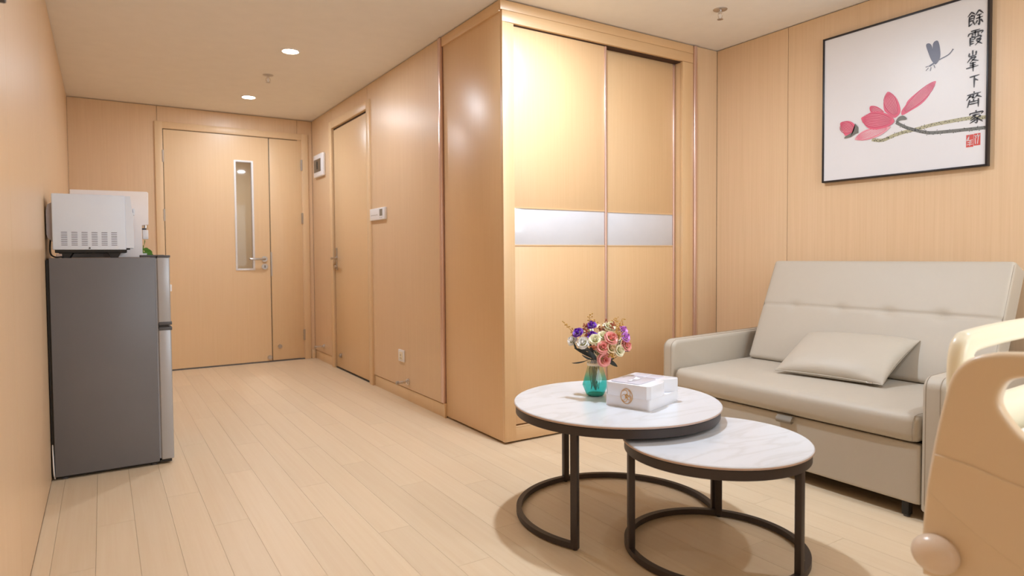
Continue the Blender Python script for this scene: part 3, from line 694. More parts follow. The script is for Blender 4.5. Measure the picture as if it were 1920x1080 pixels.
bm = nb(); cyl(bm, (.168, MY+.001, 1.048), (.168, MY-.002, 1.048), .004, n=10); obj('screw', bm, 'darkgrey', t)
bobj('door_latch', (.314, .328, MY+.002, MY+.03, 1.040, 1.049), 'black', t, .001)
bm = nb(); tube(bm, smooth_poly([(.02, MY+.05, 1.10), (.018, MY+.02, 1.03), (.035, MY-.002, 1.008), (.06, MY+.004, 1.008), (.075, MY+.06, 1.008)], 5, False), .0035, 8); obj('power_cord', bm, 'black', t, smooth=60)
bm = nb(); box(bm, .040, .062, MY+.006, MY+.022, 1.004, 1.022, .002); obj('plug', bm, 'tab_edge', t)

# ------------------------------------------------------------------ water dispenser and plant
t = empty('water_dispenser', (.25, 3.92, 1.003), 'white countertop water dispenser behind the microwave', 'water dispenser')
DY0, DY1 = 3.825, 4.02
bm = plate([[(.088, 1.004), (.392, 1.004), (.392, 1.168), (.422, 1.172), (.424, 1.335), (.418, 1.342), (.088, 1.339)]], lambda u, v, q: (u, (DY0+DY1)/2+q, v), DY1-DY0, .004, 2)
obj('body', bm, 'disp', t, smooth=40)
bm = nb(); cyl(bm, (.410, DY0+.03, 1.175), (.410, DY0+.03, 1.150), .007, n=12); obj('outlet_pipe', bm, 'chrome', t, smooth=40)
bm = nb(); box(bm, .395, .421, DY0+.014, DY0+.05, 1.098, 1.146, .003); obj('spout', bm, 'white', t, smooth=40)
bobj('spout_collar', (.392, .412, DY0+.016, DY0+.046, 1.146, 1.156), 'darkgrey', t, .001)
t = empty('potted_plant', (.405, 4.045, 1.004), 'small green leafy plant behind the white water dispenser', 'plant')
bm = nb(); lathe(bm, [(.0, 0), (.016, 0), (.020, .022), (.018, .022), (.0, .018)], (.405, 4.045, 1.004), 18); obj('pot', bm, 'white', t, smooth=50)
bm = nb(); tube(bm, [(.405, 4.045, 1.02), (.404, 4.045, 1.045), (.407, 4.044, 1.07)], .0025, 6); obj('stem', bm, 'green', t)
def leafshape(bm, base, tip, w, bend=.2, n=6, side=None):
    b, p = Vector(base), Vector(tip); d = p-b; s = (side or d.cross(Vector((0, 0, 1)))); s = Vector(s).normalized() if Vector(s).length > 1e-6 else Vector((1, 0, 0))
    nrm = s.cross(d).normalized(); prev = None
    for i in range(n+1):
        f = i/n; c = b+d*f+nrm*(-bend*d.length*4*f*(f-1)*.5); ww = w*(math.sin(PI*(f*.93+.04))**.8)
        row = [bm.verts.new(c-s*ww+nrm*ww*.25), bm.verts.new(c), bm.verts.new(c+s*ww+nrm*ww*.25)]
        if prev:
            for k in range(2): bm.faces.new((prev[k], prev[k+1], row[k+1], row[k]))
        prev = row
for b, p, ww in (((.405, 4.04, 1.03), (.452, 4.02, 1.012), .014), ((.405, 4.04, 1.05), (.432, 4.03, 1.040), .012), ((.406, 4.04, 1.06), (.412, 4.03, 1.098), .011), ((.405, 4.04, 1.04), (.375, 4.05, 1.05), .012), ((.407, 4.04, 1.045), (.448, 4.035, 1.030), .012)):
    bm = nb(); leafshape(bm, b, p, ww, .15, side=(.3, -.2, 1)); obj('leaf', bm, 'green', t, smooth=60)

# ------------------------------------------------------------------ coffee tables
def coffee_table(name, c, ztop, R, legs, arc, label):
    x, y = c; t = empty(name, (x, y, 0), label, 'coffee table', 'nesting round coffee tables')
    bm = nb(); lathe(bm, [(0, ztop-.010), (R-.002, ztop-.010), (R, ztop-.008), (R, ztop-.0025), (R-.0025, ztop), (0, ztop)], (x, y, 0), 96)
    top = obj('tabletop', bm, 'stone', t, smooth=40)
    bm = nb(); lathe(bm, [(R-.003, ztop-.0102), (R+.0004, ztop-.0085), (R+.0006, ztop-.003), (R-.001, ztop-.0022)], (x, y, 0), 96); obj('stone_edge', bm, 'tab_edge', top, smooth=60)
    Ro = R-.006; z1 = ztop-.013
    bm = nb(); lathe(bm, [(Ro-.020, z1-.030), (Ro-.001, z1-.030), (Ro, z1-.029), (Ro, z1-.001), (Ro-.001, z1), (Ro-.020, z1), (Ro-.020, z1-.030)], (x, y, 0), 96)
    bmesh.ops.remove_doubles(bm, verts=bm.verts[:], dist=1e-6); obj('rim', bm, 'tab_metal', t, smooth=35)
    bm = nb(); box(bm, x-Ro+.02, x+Ro-.02, y-.012, y+.012, z1-.014, z1-.001); box(bm, x-.012, x+.012, y-Ro+.02, y+Ro-.02, z1-.0145, z1-.0012)
    obj('cross_brace', bm, 'tab_metal', t)
    # floor ring
    a0, a1 = [math.radians(v) for v in arc]; full = abs(a1-a0) > 6.2; n = 90
    bm = nb(); rings = []
    for k in range(n if full else n+1):
        a = a0+(a1-a0)*k/n; ca, sa = math.cos(a), math.sin(a)
        rings.append([bm.verts.new((x+r*ca, y+r*sa, z)) for r, z in ((Ro-.020, .004), (Ro, .004), (Ro, .024), (Ro-.020, .024))])
    m = len(rings)
    for k in range(m if full else m-1):
        A, B = rings[k], rings[(k+1) % m]
        for j in range(4): bm.faces.new((A[j], A[(j+1) % 4], B[(j+1) % 4], B[j]))
    if not full: bm.faces.new(rings[0]); bm.faces.new(rings[-1][::-1])
    obj('floor_ring', bm, 'tab_metal', t, smooth=35)
    for a in legs:
        a = math.radians(a); bm = nb(); r = Ro-.011
        box(bm, x+r-.0105, x+r+.0105, y-.0125, y+.0125, .0035, z1-.029, .0012)
        rot_bm(bm, a, (x, y, 0)); lg = obj('leg', bm, 'tab_metal', t, smooth=35)
        bm = nb(); cyl(bm, (x+r*math.cos(a), y+r*math.sin(a), 0), (x+r*math.cos(a), y+r*math.sin(a), .004), .008, n=10); obj('glide', bm, 'black', lg)
    return t
coffee_table('coffee_table', (1.882, 1.879), .4377, .394, (207, 84, -35), (-35, 207), 'larger and taller round white-topped coffee table carrying the vase')
coffee_table('coffee_table', (1.945, 1.454), .380, .307, (154, -81, 37), (0, 360), 'smaller and lower round white-topped coffee table nested under the larger')

# ------------------------------------------------------------------ vase and bouquet
VC = Vector((1.868, 1.985, .4378))
t = empty('vase', VC, 'faceted glass vase shading from turquoise to clear with a cream neck band', 'vase')
bm = nb(); prof = [(.026, .0), (.035, .004), (.051, .044), (.044, .075), (.0305, .118), (.0315, .130), (.037, .148)]
n = 10; rings = []
for i, (r, z) in enumerate(prof):
    off = .5*(i % 2) if i in (2, 3) else 0
    rings.append([bm.verts.new(VC+Vector((r*math.cos(2*PI*(k+off)/n), r*math.sin(2*PI*(k+off)/n), z))) for k in range(n)])
for i in range(len(rings)-1):
    A, B = rings[i], rings[i+1]; o0 = .5 if i in (3,) else 0; o1 = .5 if i+1 == 3 else 0
    for k in range(n):
        if o0 == o1: bm.faces.new((A[k], A[(k+1) % n], B[(k+1) % n], B[k]))
        elif o1 > o0: bm.faces.new((A[k], A[(k+1) % n], B[k])); bm.faces.new((A[(k+1) % n], B[(k+1) % n], B[k]))
        else: bm.faces.new((A[k], B[(k+1) % n], B[k])); bm.faces.new((A[k], A[(k+1) % n], B[(k+1) % n]))
bm.faces.new(rings[0][::-1])
obj('glass_body', bm, 'vase', t)
bm = nb(); lathe(bm, [(.0, .0), (.026, .0), (.032, .005), (.028, .010), (0, .008)], VC+Vector((0, 0, .0005)), 20); obj('glass_base', bm, plain('deep_teal_glass', (40, 150, 130), .1), t, smooth=60)
bm = nb(); lathe(bm, [(.0315, .122), (.0335, .124), (.0335, .131), (.0325, .133), (.0312, .131)], VC, 28); obj('neck_band', bm, 'cream_band', t, smooth=50)
t = empty('flower_bouquet', VC+Vector((0, 0, .02)), 'mixed bouquet of pink, cream and purple artificial roses standing in the vase', 'flowers')
view = (VC-Vector((.214, 0, 1))); view.z = 0; view.normalize(); side = Vector((view.y, -view.x, 0))
def fpos(px, py, depth): return VC+side*((px-490)/2327)+Vector((0, 0, .150+(500-py)/2327*1.04))-view*depth
def rose_bm(c, axis, R, seed):
    rnd = random.Random(seed); bm = nb(); ax = Vector(axis).normalized(); rot = ax.to_track_quat('Z', 'Y').to_matrix()
    layers = [(3, .35, 1.35, .85), (4, .62, 1.05, .65), (5, .88, .75, .45), (5, 1.06, .35, .25)]
    for li, (cnt, rr, hh, cup) in enumerate(layers):
        ph = rnd.uniform(0, 6)
        for k in range(cnt):
            a = ph+2*PI*k/cnt; wdt = 2*PI/cnt*.72; rows = []
            for i in range(5):
                f = i/4
                row = []
                for j in range(5):
                    g = (j/4-.5)*2
                    rad = R*rr*(.25+.75*f**.6)*(1+.16*f*f*(1 if li > 1 else -.6))*(1-.10*g*g)
                    z = R*(hh*f-.45)-R*.18*g*g*f+R*.05*math.sin(g*5+k)*f
                    if f > .9 and li > 0: z -= R*.12; rad += R*.06
                    aa = a+g*wdt*(.45+.55*f)
                    row.append(bm.verts.new(Vector(c)+rot @ Vector((rad*math.cos(aa), rad*math.sin(aa), z))))
                rows.append(row)
            for i in range(4):
                for j in range(4): bm.faces.new((rows[i][j], rows[i][j+1], rows[i+1][j+1], rows[i+1][j]))
    return bm
FL = [(328, 262, .02, 'purple', .017), (455, 200, .0, 'purple', .016), (460, 288, .03, 'purple', .017), (275, 338, .01, 'white', .017), (378, 345, .05, 'white', .020), (490, 315, .055, 'cream', .019),
      (640, 300, .05, 'pink', .021), (560, 380, .065, 'pink', .020), (575, 495, .060, 'pink', .021), (642, 390, .055, 'peach', .019), (716, 412, .045, 'cream', .018), (625, 212, .0, 'cream', .020),
      (566, 285, .035, 'cream', .017), (780, 376, .02, 'pink', .018), (772, 300, .02, 'violet', .016), (750, 243, .0, 'violet', .016), (520, 432, .05, 'cream', .016), (560, 230, -.04, 'peach', .018),
      (420, 260, -.04, 'cream', .017), (690, 330, -.02, 'cream', .017), (340, 360, -.05, 'peach', .017), (640, 330, -.07, 'pink', .018), (480, 350, -.08, 'white', .018), (560, 300, -.09, 'purple', .016)]
core = VC+Vector((0, 0, .17))
for i, (px, py, dp, cn, R) in enumerate(FL):
    p = fpos(px, py, dp*.9); ax = (p-core).normalized()*.8-view*.55+Vector((0, 0, .25))
    obj('rose', rose_bm(p, ax, R*1.13, i), 'rose_'+cn, t, smooth=70)
    bm = nb(); a = ax.normalized()
    for k in range(4):
        dd = Matrix.Rotation(k*PI/2+.4, 3, a) @ a.orthogonal().normalized()
        leafshape(bm, p-a*R*.5, p+dd*R*1.15-a*R*.15, R*.3, .15, 4, side=dd.cross(a))
    obj('calyx', bm, 'leafgreen', t, smooth=60)
    bm = nb(); b0 = VC+Vector((random.uniform(-.014, .014), random.uniform(-.014, .014), .02+random.uniform(0, .03))); nk = VC+Vector((random.uniform(-.018, .018), random.uniform(-.018, .018), .13))
    tube(bm, smooth_poly([b0, nk, p-a*R*.45], 4, False), .0013, 5); obj('stem', bm, 'stem', t, smooth=60)
LV = [((330, 420, .03), (295, 350, .03)), ((440, 500, .03), (278, 528, .05)), ((470, 490, .04), (300, 400, .04)), ((480, 480, .05), (420, 380, .06)), ((500, 480, .04), (440, 360, .05)), ((600, 480, .04), (690, 555, .05)), ((620, 470, .02), (805, 428, .03)),
      ((600, 470, .03), (690, 440, .05)), ((640, 440, .03), (720, 320, .04)), ((480, 500, .05), (370, 450, .06)), ((500, 500, .05), (450, 420, .07)), ((620, 500, .02), (700, 470, .02)), ((560, 470, -.03), (650, 420, -.08)), ((480, 470, -.03), (380, 430, -.08)), ((560, 430, .0), (600, 330, .02)), ((470, 430, .0), (430, 310, .02)), ((520, 430, .02), (500, 360, .03)), ((660, 420, .02), (740, 350, .03)), ((430, 430, .02), (340, 390, .03))]
for i, (a, b) in enumerate(LV):
    bm = nb(); leafshape(bm, fpos(*a), fpos(*b), .006+.0018*(i % 3), .14, 6, side=(side*(.5+.3*(i % 2))+Vector((0, 0, .5))+view*.5*((i % 3)-1))); obj('leaf', bm, 'leafdark', t, smooth=60)
SPG = [((340, 340, 0), (196, 180, 0), 'sprig'), ((430, 300, -.01), (440, 112, -.01), 'sprig'), ((410, 290, 0), (390, 190, .01), 'sprig_red'), ((480, 260, -.02), (490, 170, -.02), 'sprig'), ((420, 330, .02), (405, 250, .03), 'sprig_red'), ((560, 290, 0), (585, 170, -.01), 'sprig_red'), ((640, 260, -.01), (690, 150, -.02), 'sprig'),
       ((690, 300, .02), (700, 220, .02), 'sprig'), ((690, 280, 0), (740, 145, 0), 'sprig'), ((640, 240, .03), (650, 185, .03), 'sprig_red'), ((700, 330, .03), (720, 260, .04), 'sprig'), ((520, 300, .01), (545, 220, .01), 'sprig_red'), ((470, 400, .06), (475, 380, .08), 'sprig_red'), ((620, 440, .05), (640, 470, .07), 'sprig')]
for i, (a, b, mt) in enumerate(SPG):
    rnd = random.Random(100+i); bm = nb(); p0, p1 = fpos(*a), fpos(*b); d = p1-p0
    tube(bm, [p0, p0.lerp(p1, .5)+Vector((0, 0, .004)), p1], .0010, 5)
    for k in range(22):
        f = .25+.75*k/21; o = p0+d*f; e = o+Vector((rnd.uniform(-1, 1), rnd.uniform(-1, 1), rnd.uniform(-.4, 1)))*.0105
        tube(bm, [o, e], .0005, 4); bmesh.ops.create_icosphere(bm, subdivisions=1, radius=rnd.uniform(.0020, .0038), matrix=Matrix.Translation(e))
    obj('sprig', bm, mt, t, smooth=60)

# ------------------------------------------------------------------ tissue box
BA = Vector((1.854, 1.668)); ux = Vector((.226, .072)).normalized(); uy = Vector((-ux.y, ux.x))
TB = .4378
t = empty('tissue_box', (BA.x+ux.x*.12+uy.x*.09, BA.y+ux.y*.12+uy.y*.09, TB), 'white tissue and storage box with a round gold emblem beside the vase', 'tissue box')
LX, LYY, HZ = .235, .185, .088
def tb(a, b, c): p = BA+ux*a+uy*b; return (p.x, p.y, TB+c)
def rrect(x0, x1, y0, y1, r, n=5):
    o = []
    for cx, cy, a in ((x1-r, y1-r, 0), (x0+r, y1-r, PI/2), (x0+r, y0+r, PI), (x1-r, y0+r, 1.5*PI)):
        for k in range(n+1): th = a+PI/2*k/n; o.append((cx+r*math.cos(th), cy+r*math.sin(th)))
    return o
def tb_plate(outs, c0, c1, bev=.002): return plate(outs, lambda u, v, q: tb(u, v, (c0+c1)/2+q), c1-c0, bev, 2)
obj('base', tb_plate([rrect(0, LX, 0, LYY, .012)], 0, .0395, .0006), 'box_white', t, smooth=40)
# body: tissue compartment at the left and a tall storage wall on the right, with a scooped front corner between
scoop = [(.155, .030), (.160, .018), (.175, .008), (.200, 0)]
body = [(.012, 0), (.110, 0), (.135, .012), (.150, .022), (.175, .014), (.200, 0)]
P = [(x, y) for x, y in rrect(0, LX, 0, LYY, .012)]
obj('body', tb_plate([[(.150, .035), (.200, .001), (LX-.008, 0), (LX, .008), (LX, LYY-.008), (LX-.008, LYY), (.012, LYY), (0, LYY-.012), (0, .012), (.012, 0), (.10, 0), (.135, .010)]], .0393, HZ, .0012), 'box_white', t, smooth=35)
lid = obj('lid', tb_plate([rrect(.012, .150, .045, LYY-.012, .02)], HZ-.003, HZ+.0025, .001), 'lid', t, label='pale lilac lid with a slot', smooth=35)
obj('lid_slot', tb_plate([[(.035+.095*(.5+.5*math.cos(a)), .105+.016*math.sin(a)) for a in [2*PI*k/28 for k in range(28)]]], HZ+.002, HZ+.0035, .0004), M['mw_rear'], lid)
bm = nb(); rows = []
for i in range(9):
    f = i/8; row = []
    for j in range(6):
        g = j/5; row.append(bm.verts.new(tb(.045+.075*f, .098+.014*g+.006*math.sin(5*f+2*g), HZ+.002+.012*math.sin(PI*f)*(.6+.4*math.sin(6*f+3*g))*(.3+g*.7))))
    rows.append(row)
for i in range(8):
    for j in range(5): bm.faces.new((rows[i][j], rows[i][j+1], rows[i+1][j+1], rows[i+1][j]))
obj('tissue', bm, 'tissue', t, smooth=60)
for k in range(2):
    obj('compartment', tb_plate([rrect(.160, .225, .05+k*.062, .104+k*.062, .008)], HZ-.001, HZ+.0012, .0004), 'lid', t, smooth=35)
bm = nb(); ec, er = (.105-.012, .045), .024       # emblem on the left end face (faces -ux)
EC = (.5*LYY, .043)
def ef(b, c, o=.0015): return tb(-o, b, c)
tube(bm, [ef(EC[0]+er*math.cos(a), EC[1]+er*1.15*math.sin(a)) for a in [2*PI*k/32 for k in range(32)]], .0011, 6, True)
for s in (-1, 1):
    for cx, cz, r in ((.006*s, .012, .009), (-.007*s, -.010, .010), (.011*s, -.004, .008), (0, .0, .006)):
        tube(bm, [ef(EC[0]+cx+r*math.cos(a), EC[1]+cz+r*math.sin(a)*1.1) for a in [s*(.4+PI*1.35*k/14) for k in range(15)]], .0009, 5)
obj('emblem', bm, 'gold', t, label='round gold knotwork emblem', smooth=60)

# ------------------------------------------------------------------ sofa
t = empty('sofa', (3.17, 1.79, 0), 'taupe leatherette two-seat sofa bed against the right wall', 'sofa')
SY0, SY1 = 1.182, 2.398          # between the arms
AX0, AX1 = 2.745, 3.61
def arm(y0, y1, inner, label=None):
    zt = .545
    def prof(x0, x1, z0, z1, r, n=7):
        o = [(x1, z0), (x1, z1)]
        for k in range(n+1): a = PI/2+PI/2*k/n; o.append((x0+r+r*math.cos(a), z1-r+r*math.sin(a)))
        o.append((x0, z0)); return o
    w0 = y1-y0
    bm = plate([prof(AX0, AX1, .045, zt, .045)], lambda u, v, q: (u, (y0+y1)/2+q, v+(u-AX0)*.018*(v/zt)), w0, .018, 4)
    for v in bm.verts:     # slight upholstery swell and wrinkles
        v.co.y += .0015*math.sin(v.co.x*23+v.co.z*31)
    a = obj('arm', bm, 'sofa', t, smooth=50)
    for yy, oo in ((y0, .016), (y1, -.016)):
        s = 1 if oo > 0 else -1
        pts = [(AX0-.0005+.001, yy+oo, .07), (AX0-.0005+.001, yy+oo, zt-.045)]
        for k in range(8): th = PI+(-PI/2)*k/7; pts.append((AX0+.045+.0455*math.cos(th), yy+oo, zt-.045+.0455*math.sin(th)))
        pts.append((AX1-.02, yy+oo, zt+.0165))
        bm = nb(); tube(bm, pts, .0013, 6); obj('seam', bm, 'sofa_seam', a, smooth=60)
    return a
arm(2.400, 2.478, 2.40); arm(1.100, 1.180, 1.18)
def soft(x0, x1, y0, y1, z0, z1, r, nx=28, ny=40, f=None):
    """upholstered block: subdivided box with large rounded edges"""
    bm = nb(); c = Vector(((x0+x1)/2, (y0+y1)/2, (z0+z1)/2)); h = Vector(((x1-x0)/2, (y1-y0)/2, (z1-z0)/2))
    bmesh.ops.create_cube(bm, size=2)
    bmesh.ops.subdivide_edges(bm, edges=bm.edges[:], cuts=23, use_grid_fill=True)
    for v in bm.verts:
        p = Vector((v.co.x*h.x, v.co.y*h.y, v.co.z*h.z))
        # remap so that grid lines gather near edges
        for i in range(3): p[i] = math.copysign(h[i]*(1-(1-abs(p[i])/h[i])**1.5), p[i]) if h[i] > .08 else p[i]
        q = Vector([max(-(h[i]-r), min(h[i]-r, p[i])) for i in range(3)])
        d = p-q
        if d.length > 1e-9: p = q+d.normalized()*min(r, max(abs(d.x), abs(d.y), abs(d.z)))
        v.co = c+p
        if f: v.co = f(v.co, p, h)
    return bm
def seat_f(co_, p, h):
    x = (p.x+h.x)/(2*h.x); y = abs(p.y)/h.y
    if p.z > 0: co_.z += .012*x+.006*math.sin(PI*min(1, x))*(1-y**4)
    if p.x < -h.x*.7: co_.x -= .010*(1-(abs(p.z)/h.z)**2)*(1-y**8)
    return co_
seat = obj('seat_cushion', soft(2.742, 3.42, SY0+.002, SY1-.003, .287, .402, .034, f=seat_f), 'sofa', t, smooth=70)
for yy in (SY0+.022, SY1-.022):
    s = 1 if yy < 1.5 else -1
    bm = nb(); tube(bm, [(2.7345, yy, .30), (2.7325, yy, .34), (2.739, yy, .372), (2.752, yy, .392)], .0012, 6); obj('seam', bm, 'sofa_seam', seat, smooth=60)
    bm = nb(); tube(bm, [(2.752, yy, .3915), (2.764, yy-s*.008, .399), (2.785, yy-s*.0165, .4015)], .0012, 6); obj('seam', bm, 'sofa_seam', seat, smooth=60)
bm = soft(2.756, 2.80, SY0+.004, SY1-.004, .058, .284, .008)
obj('front_panel', bm, 'sofa', t, smooth=60)
bobj('base_frame', (2.79, 3.58, SY0+.01, SY1-.01, .075, .285), 'sofa_inner', t)
bobj('rear_frame', (3.40, 3.60, SY0+.004, SY1-.004, .06, .40), 'sofa_inner', t)
for x, y in ((2.775, SY0+.056), (2.775, SY1-.056), (2.792, 1.166), (2.792, 2.416), (3.52, SY0+.06), (3.52, SY1-.06)):
    zt = .06 if SY0 < y < SY1 else .05
    bm = nb(); box(bm, x-.015, x+.015, y-.013, y+.013, .008, zt+.016, .002); lg = obj('leg', bm, 'black', t, smooth=40)
    bm = nb(); cyl(bm, (x, y, 0), (x, y, .009), .012, n=12); obj('foot_pad', bm, 'darkgrey', lg)
# pull strap
bm = nb(); rows = []
for k, (x, z) in enumerate([(2.757, .288), (2.742, .284), (2.731, .275), (2.728, .262), (2.733, .254), (2.744, .256), (2.752, .262)]):
    rows.append([bm.verts.new((x, y, z)) for y in (1.70, 1.775)])
for A, B in zip(rows, rows[1:]): bm.faces.new((A[0], A[1], B[1], B[0]))
bmesh.ops.solidify(bm, geom=bm.faces[:], thickness=.003)
obj('pull_strap', bm, 'sofa', t, smooth=60)
# backrest
bx, bz = 3.270, .425; L = .590; th = .115
tl = math.atan2(.2405, .535); ax_up = Vector((math.sin(tl), 0, math.cos(tl))); ax_bk = Vector((math.cos(tl), 0, -math.sin(tl)))
BY0, BY1 = 1.166, 2.336
btn = [2.134, 1.875, 1.64, 1.405]
def back_f(co_, p, h):
    s = (p.z+h.z); yy = co_.y; dep = p.x
    if dep < 0:
        k = 1
        sm = s-.318
        g = -.0055*math.exp(-(sm/.007)**2)
        for b in btn: g -= .009*math.exp(-((yy-b)/.03)**2-(sm/.022)**2)
        g += .010*(1-(2*s/L-1)**4)*(1-((yy-1.751)/.585)**6)
        dep -= g
    P = Vector((bx, yy, bz))+ax_up*s+ax_bk*(dep+h.x)
    return P
bm = nb(); hx, hy, hz = th/2, (BY1-BY0)/2, L/2
bmesh.ops.create_cube(bm, size=2)
bmesh.ops.subdivide_edges(bm, edges=bm.edges[:], cuts=71, use_grid_fill=True)
hh = Vector((hx, hy, hz)); r = .016
for v in bm.verts:
    p = Vector((v.co.x*hx, v.co.y*hy, v.co.z*hz)); qv = Vector([max(-(hh[i]-r), min(hh[i]-r, p[i])) for i in range(3)]); d = p-qv
    if d.length > 1e-9: p = qv+d.normalized()*min(r, max(abs(d.x), abs(d.y), abs(d.z)))
    v.co = Vector((0, (BY0+BY1)/2+p.y, 0)); v.co = back_f(v.co, p, hh)
bk = obj('backrest', bm, 'sofa', t, smooth=70)
for yy in (BY0+.006, BY1-.006):
    bm = nb(); tube(bm, [Vector((bx, yy, bz))+ax_up*s+ax_bk*(.005) for s in (.02, .2, .4, .57)], .0016, 6); obj('seam', bm, 'sofa_seam', bk, smooth=60)
for b in btn:
    bm = nb(); bmesh.ops.create_uvsphere(bm, u_segments=10, v_segments=6, radius=.0055); c = Vector((bx, b, bz))+ax_up*.318+ax_bk*.0045
    for v in bm.verts: v.co = c+Vector((v.co.x*.4, v.co.y, v.co.z*.6))
    obj('tuft', bm, 'sofa', bk, smooth=70)

# ------------------------------------------------------------------ cushion
t = empty('cushion', (3.17, 1.73, .42), 'taupe leatherette scatter cushion leaning on the sofa backrest', 'cushion')
cb = [Vector((2.998, 1.968, .428)), Vector((3.052, 1.478, .428)), Vector((3.335, 1.462, .600)), Vector((3.305, 1.992, .588))]   # BL BR TR TL seen from the front
nrmc = (cb[1]-cb[0]).cross(cb[3]-cb[0]).normalized()
if nrmc.z < 0: nrmc = -nrmc
N = 44
def cush(u, v, s):
    p = cb[0].lerp(cb[1], u).lerp(cb[3].lerp(cb[2], u), v)
    cu_, cv_ = 2*u-1, 2*v-1
    pin = .020
    cen = (cb[0]+cb[1]+cb[2]+cb[3])/4
    edge = max(0, 1-abs(cu_)**2.6)*max(0, 1-abs(cv_)**2.6)
    hgt = .062*edge**.45
    pull = (1-(cu_*cu_)*(cv_*cv_))
    # sides bow inwards a little
    p = p+(cen-p)*(.055*(abs(cv_)**6*(1-cu_*cu_)+abs(cu_)**6*(1-cv_*cv_)))
    wr_ = .004*math.sin(26*v+9*u+3*math.sin(7*v))*max(0, (u-.62)/.38)**1.2*edge**.5+.0025*math.sin(22*u-14*v)*max(0, (.3-v)/.3)*edge**.5
    return p+nrmc*(s*hgt*(1. if s > 0 else .7)+(wr_ if s > 0 else 0))
bm = nb(); g = {}
for s in (1, -1):
    for i in range(N+1):
        for j in range(N+1):
            bord = i in (0, N) or j in (0, N)
            key = (i, j, 0 if bord else s)
            if key not in g:
                u = .5-.5*math.cos(PI*i/N) if True else i/N; v = .5-.5*math.cos(PI*j/N)
                g[key] = bm.verts.new(cush(u, v, s if not bord else 1e-6))
    for i in range(N):
        for j in range(N):
            K = []
            for a, b in ((i, j), (i+1, j), (i+1, j+1), (i, j+1)): K.append(g[(a, b, 0 if (a in (0, N) or b in (0, N)) else s)])
            bm.faces.new(K)
cov = obj('cover', bm, 'sofa', t, smooth=80)
edge_pts = [cush(u, 0, 1e-6)+nrmc*.0005 for u in [k/24 for k in range(25)]]
bm = nb(); tube(bm, edge_pts, .0028, 7); obj('zip_piping', bm, 'sofa', t, smooth=70)
bm = nb(); tube(bm, [cush(1, k/20, 1e-6) for k in range(21)], .0018, 6); obj('edge_seam', bm, 'sofa_seam', t, smooth=70)
zp = cush(.90, 0, 1e-6)
bm = nb(); dz = (edge_pts[22]-edge_pts[20]).normalized()
tube(bm, [zp-dz*.010+Vector((-.006, 0, .0)), zp+Vector((-.007, 0, .001)), zp+dz*.012+Vector((-.006, 0, .002))], [.004, .0025, .004], 8); obj('zip_pull', bm, 'chrome', t, smooth=50)

# ------------------------------------------------------------------ hospital bed
t = empty('hospital_bed', (2.7, .22, 0), 'cream hospital bed with a moulded footboard at the right edge', 'bed')
XB = 1.70
half = [(.688, .30), (.690, .39), (.682, .50), (.668, .60), (.653, .68), (.636, .745), (.608, .780), (.570, .797), (.52, .805), (.40, .812), (.22, .815)]
out = half+[(.44-y, z) for y, z in half[::-1][1:]]
hole = [(.552, .700), (.545, .735), (.528, .752), (.495, .760), (.44, .764), (.36, .764), (.325, .752), (.312, .725), (.325, .69), (.36, .655), (.42, .630), (.47, .624), (.506, .638), (.535, .668)]
hole2 = [(.44-y, z) for y, z in hole]
bm = plate([[tuple(p) for p in smooth_poly(half, 3, False)]+[(.44-p.x, p.y) for p in smooth_poly(half, 3, False)[::-1][1:]], [tuple(p) for p in smooth_poly(hole, 4)], [tuple(p) for p in smooth_poly(hole2, 4)[::-1]]], lambda u, v, q: (XB+.019+q, u, v), .038, .012, 4)
fb = obj('footboard', bm, 'bed', t, smooth=50)
def decor(poly, nm, thick=.006):
    bm = plate([poly], lambda u, v, q: (XB-thick/2+.002+q, u, v), thick, .0028, 3); return obj(nm, bm, 'bed', fb, smooth=50)
dec = [(.664, .572), (.60, .566), (.52, .549), (.40, .53), (.22, .522)]
low = [(.22, .33), (.40, .345), (.50, .385), (.58, .425), (.640, .462), (.676, .49)]
decor([tuple(p) for p in smooth_poly(dec, 4, False)]+[(.44-p.x, p.y) for p in smooth_poly(dec, 4, False)[::-1][1:]]+[(.44-p.x, p.y) for p in smooth_poly(low, 4, False)[::-1]]+[tuple(p) for p in smooth_poly(low, 4, False)[1:]], 'decor_panel')
for yy in (.655, .44-.655):
    bm = nb(); bmesh.ops.create_uvsphere(bm, u_segments=28, v_segments=18, radius=1)
    for v in bm.verts: v.co = Vector((XB-.012+v.co.x*.036, yy+v.co.y*.046, .362+v.co.z*.040))
    obj('corner_bumper', bm, 'bumper', t, smooth=80)
# headboard
bm = plate([[(.688, .30), (.680, .75), (.62, .88), (.22, .92), (-.18, .88), (-.24, .75), (-.248, .30)]], lambda u, v, q: (3.595+q, u, v), .036, .010, 3)
obj('headboard', bm, 'bed', t, smooth=50)
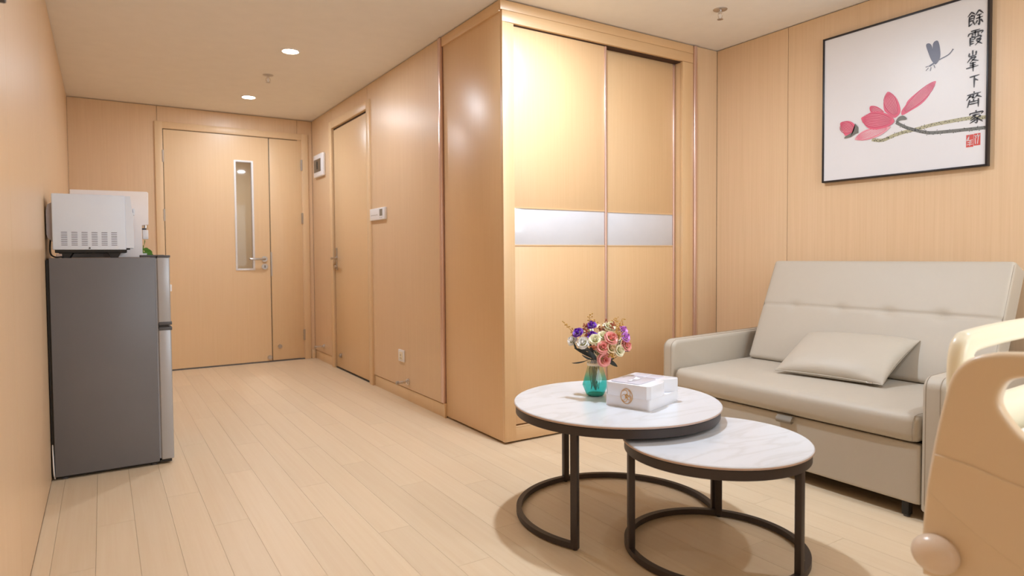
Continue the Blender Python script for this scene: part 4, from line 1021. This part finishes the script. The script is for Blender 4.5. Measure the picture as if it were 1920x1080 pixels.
# side rails (one each side), opening along the top
def rail(Y, nm):
    o = [(1.900, .42), (1.894, .60), (1.890, .72), (1.900, .775), (1.925, .803), (1.97, .814), (2.2, .822), (2.5, .822), (2.64, .812), (2.70, .77), (2.715, .68), (2.70, .42)]
    h = [(1.995, .762), (1.965, .742), (1.955, .70), (1.970, .655), (2.02, .640), (2.2, .64), (2.45, .645), (2.6, .655), (2.64, .69), (2.63, .745), (2.58, .768), (2.3, .772)]
    bm = plate([[tuple(p) for p in smooth_poly(o, 4)], [tuple(p) for p in smooth_poly(h, 4)]], lambda u, v, q: (u, Y+q, v), .042, .018, 4)
    return obj(nm, bm, 'rail', t, smooth=50, label='cream side rail with long hand opening')
rail(.712, 'side_rail'); rail(-.272, 'side_rail')
bm = soft(1.765, 3.56, -.225, .665, .475, .575, .035); obj('mattress', bm, 'sheet', t, smooth=70)
bm = nb(); box(bm, 1.74, 3.58, -.22, .66, .38, .475, .01); obj('bed_frame', bm, 'bed', t, smooth=40)
for x in (2.05, 3.3):
    for y in (-.12, .56):
        bm = nb(); box(bm, x-.02, x+.02, y-.02, y+.02, .11, .39, .003); lg = obj('leg', bm, 'rail', t, smooth=40)
        bm = nb(); cyl(bm, (x, y-.014, .055), (x, y+.014, .055), .055, n=24); obj('caster', bm, 'darkgrey', lg, smooth=40)
        bm = nb(); box(bm, x-.012, x+.012, y-.022, y-.016, .05, .115); box(bm, x-.012, x+.012, y+.016, y+.022, .05, .115); obj('fork', bm, 'steel', lg)

# ------------------------------------------------------------------ what each piece of the setting is
for n_, l_ in dict(floor='pale oak plank floor running the length of the room', ceiling='plain matt ceiling painted warm white', wall_left='long beech panelled wall beside the refrigerator',
        wall_right='beech panelled wall behind the sofa and the picture', wall_passage='beech panelled wall around the single door', wall_far='beech panelled end wall around the double door',
        wall_bay='narrow panelled return between wardrobe and sofa wall', baseboard_passage='recessed honey skirting under the wall socket panel', baseboard_corner='short honey skirting beside the single door',
        baseboard_far='short skirting at the double door corner', trim_1='champagne metal cover strip beside the wardrobe side', trim_2='champagne metal cover strip beside the wardrobe front', trim_3='small wooden end block under the metal strip',
        wall_front='wall with a window opposite the double door', window_1='two-pane white window beyond the bed', wall_hallway='hallway seen through the slit of the double door').items():
    if n_ in bpy.data.objects: bpy.data.objects[n_]['label'] = l_
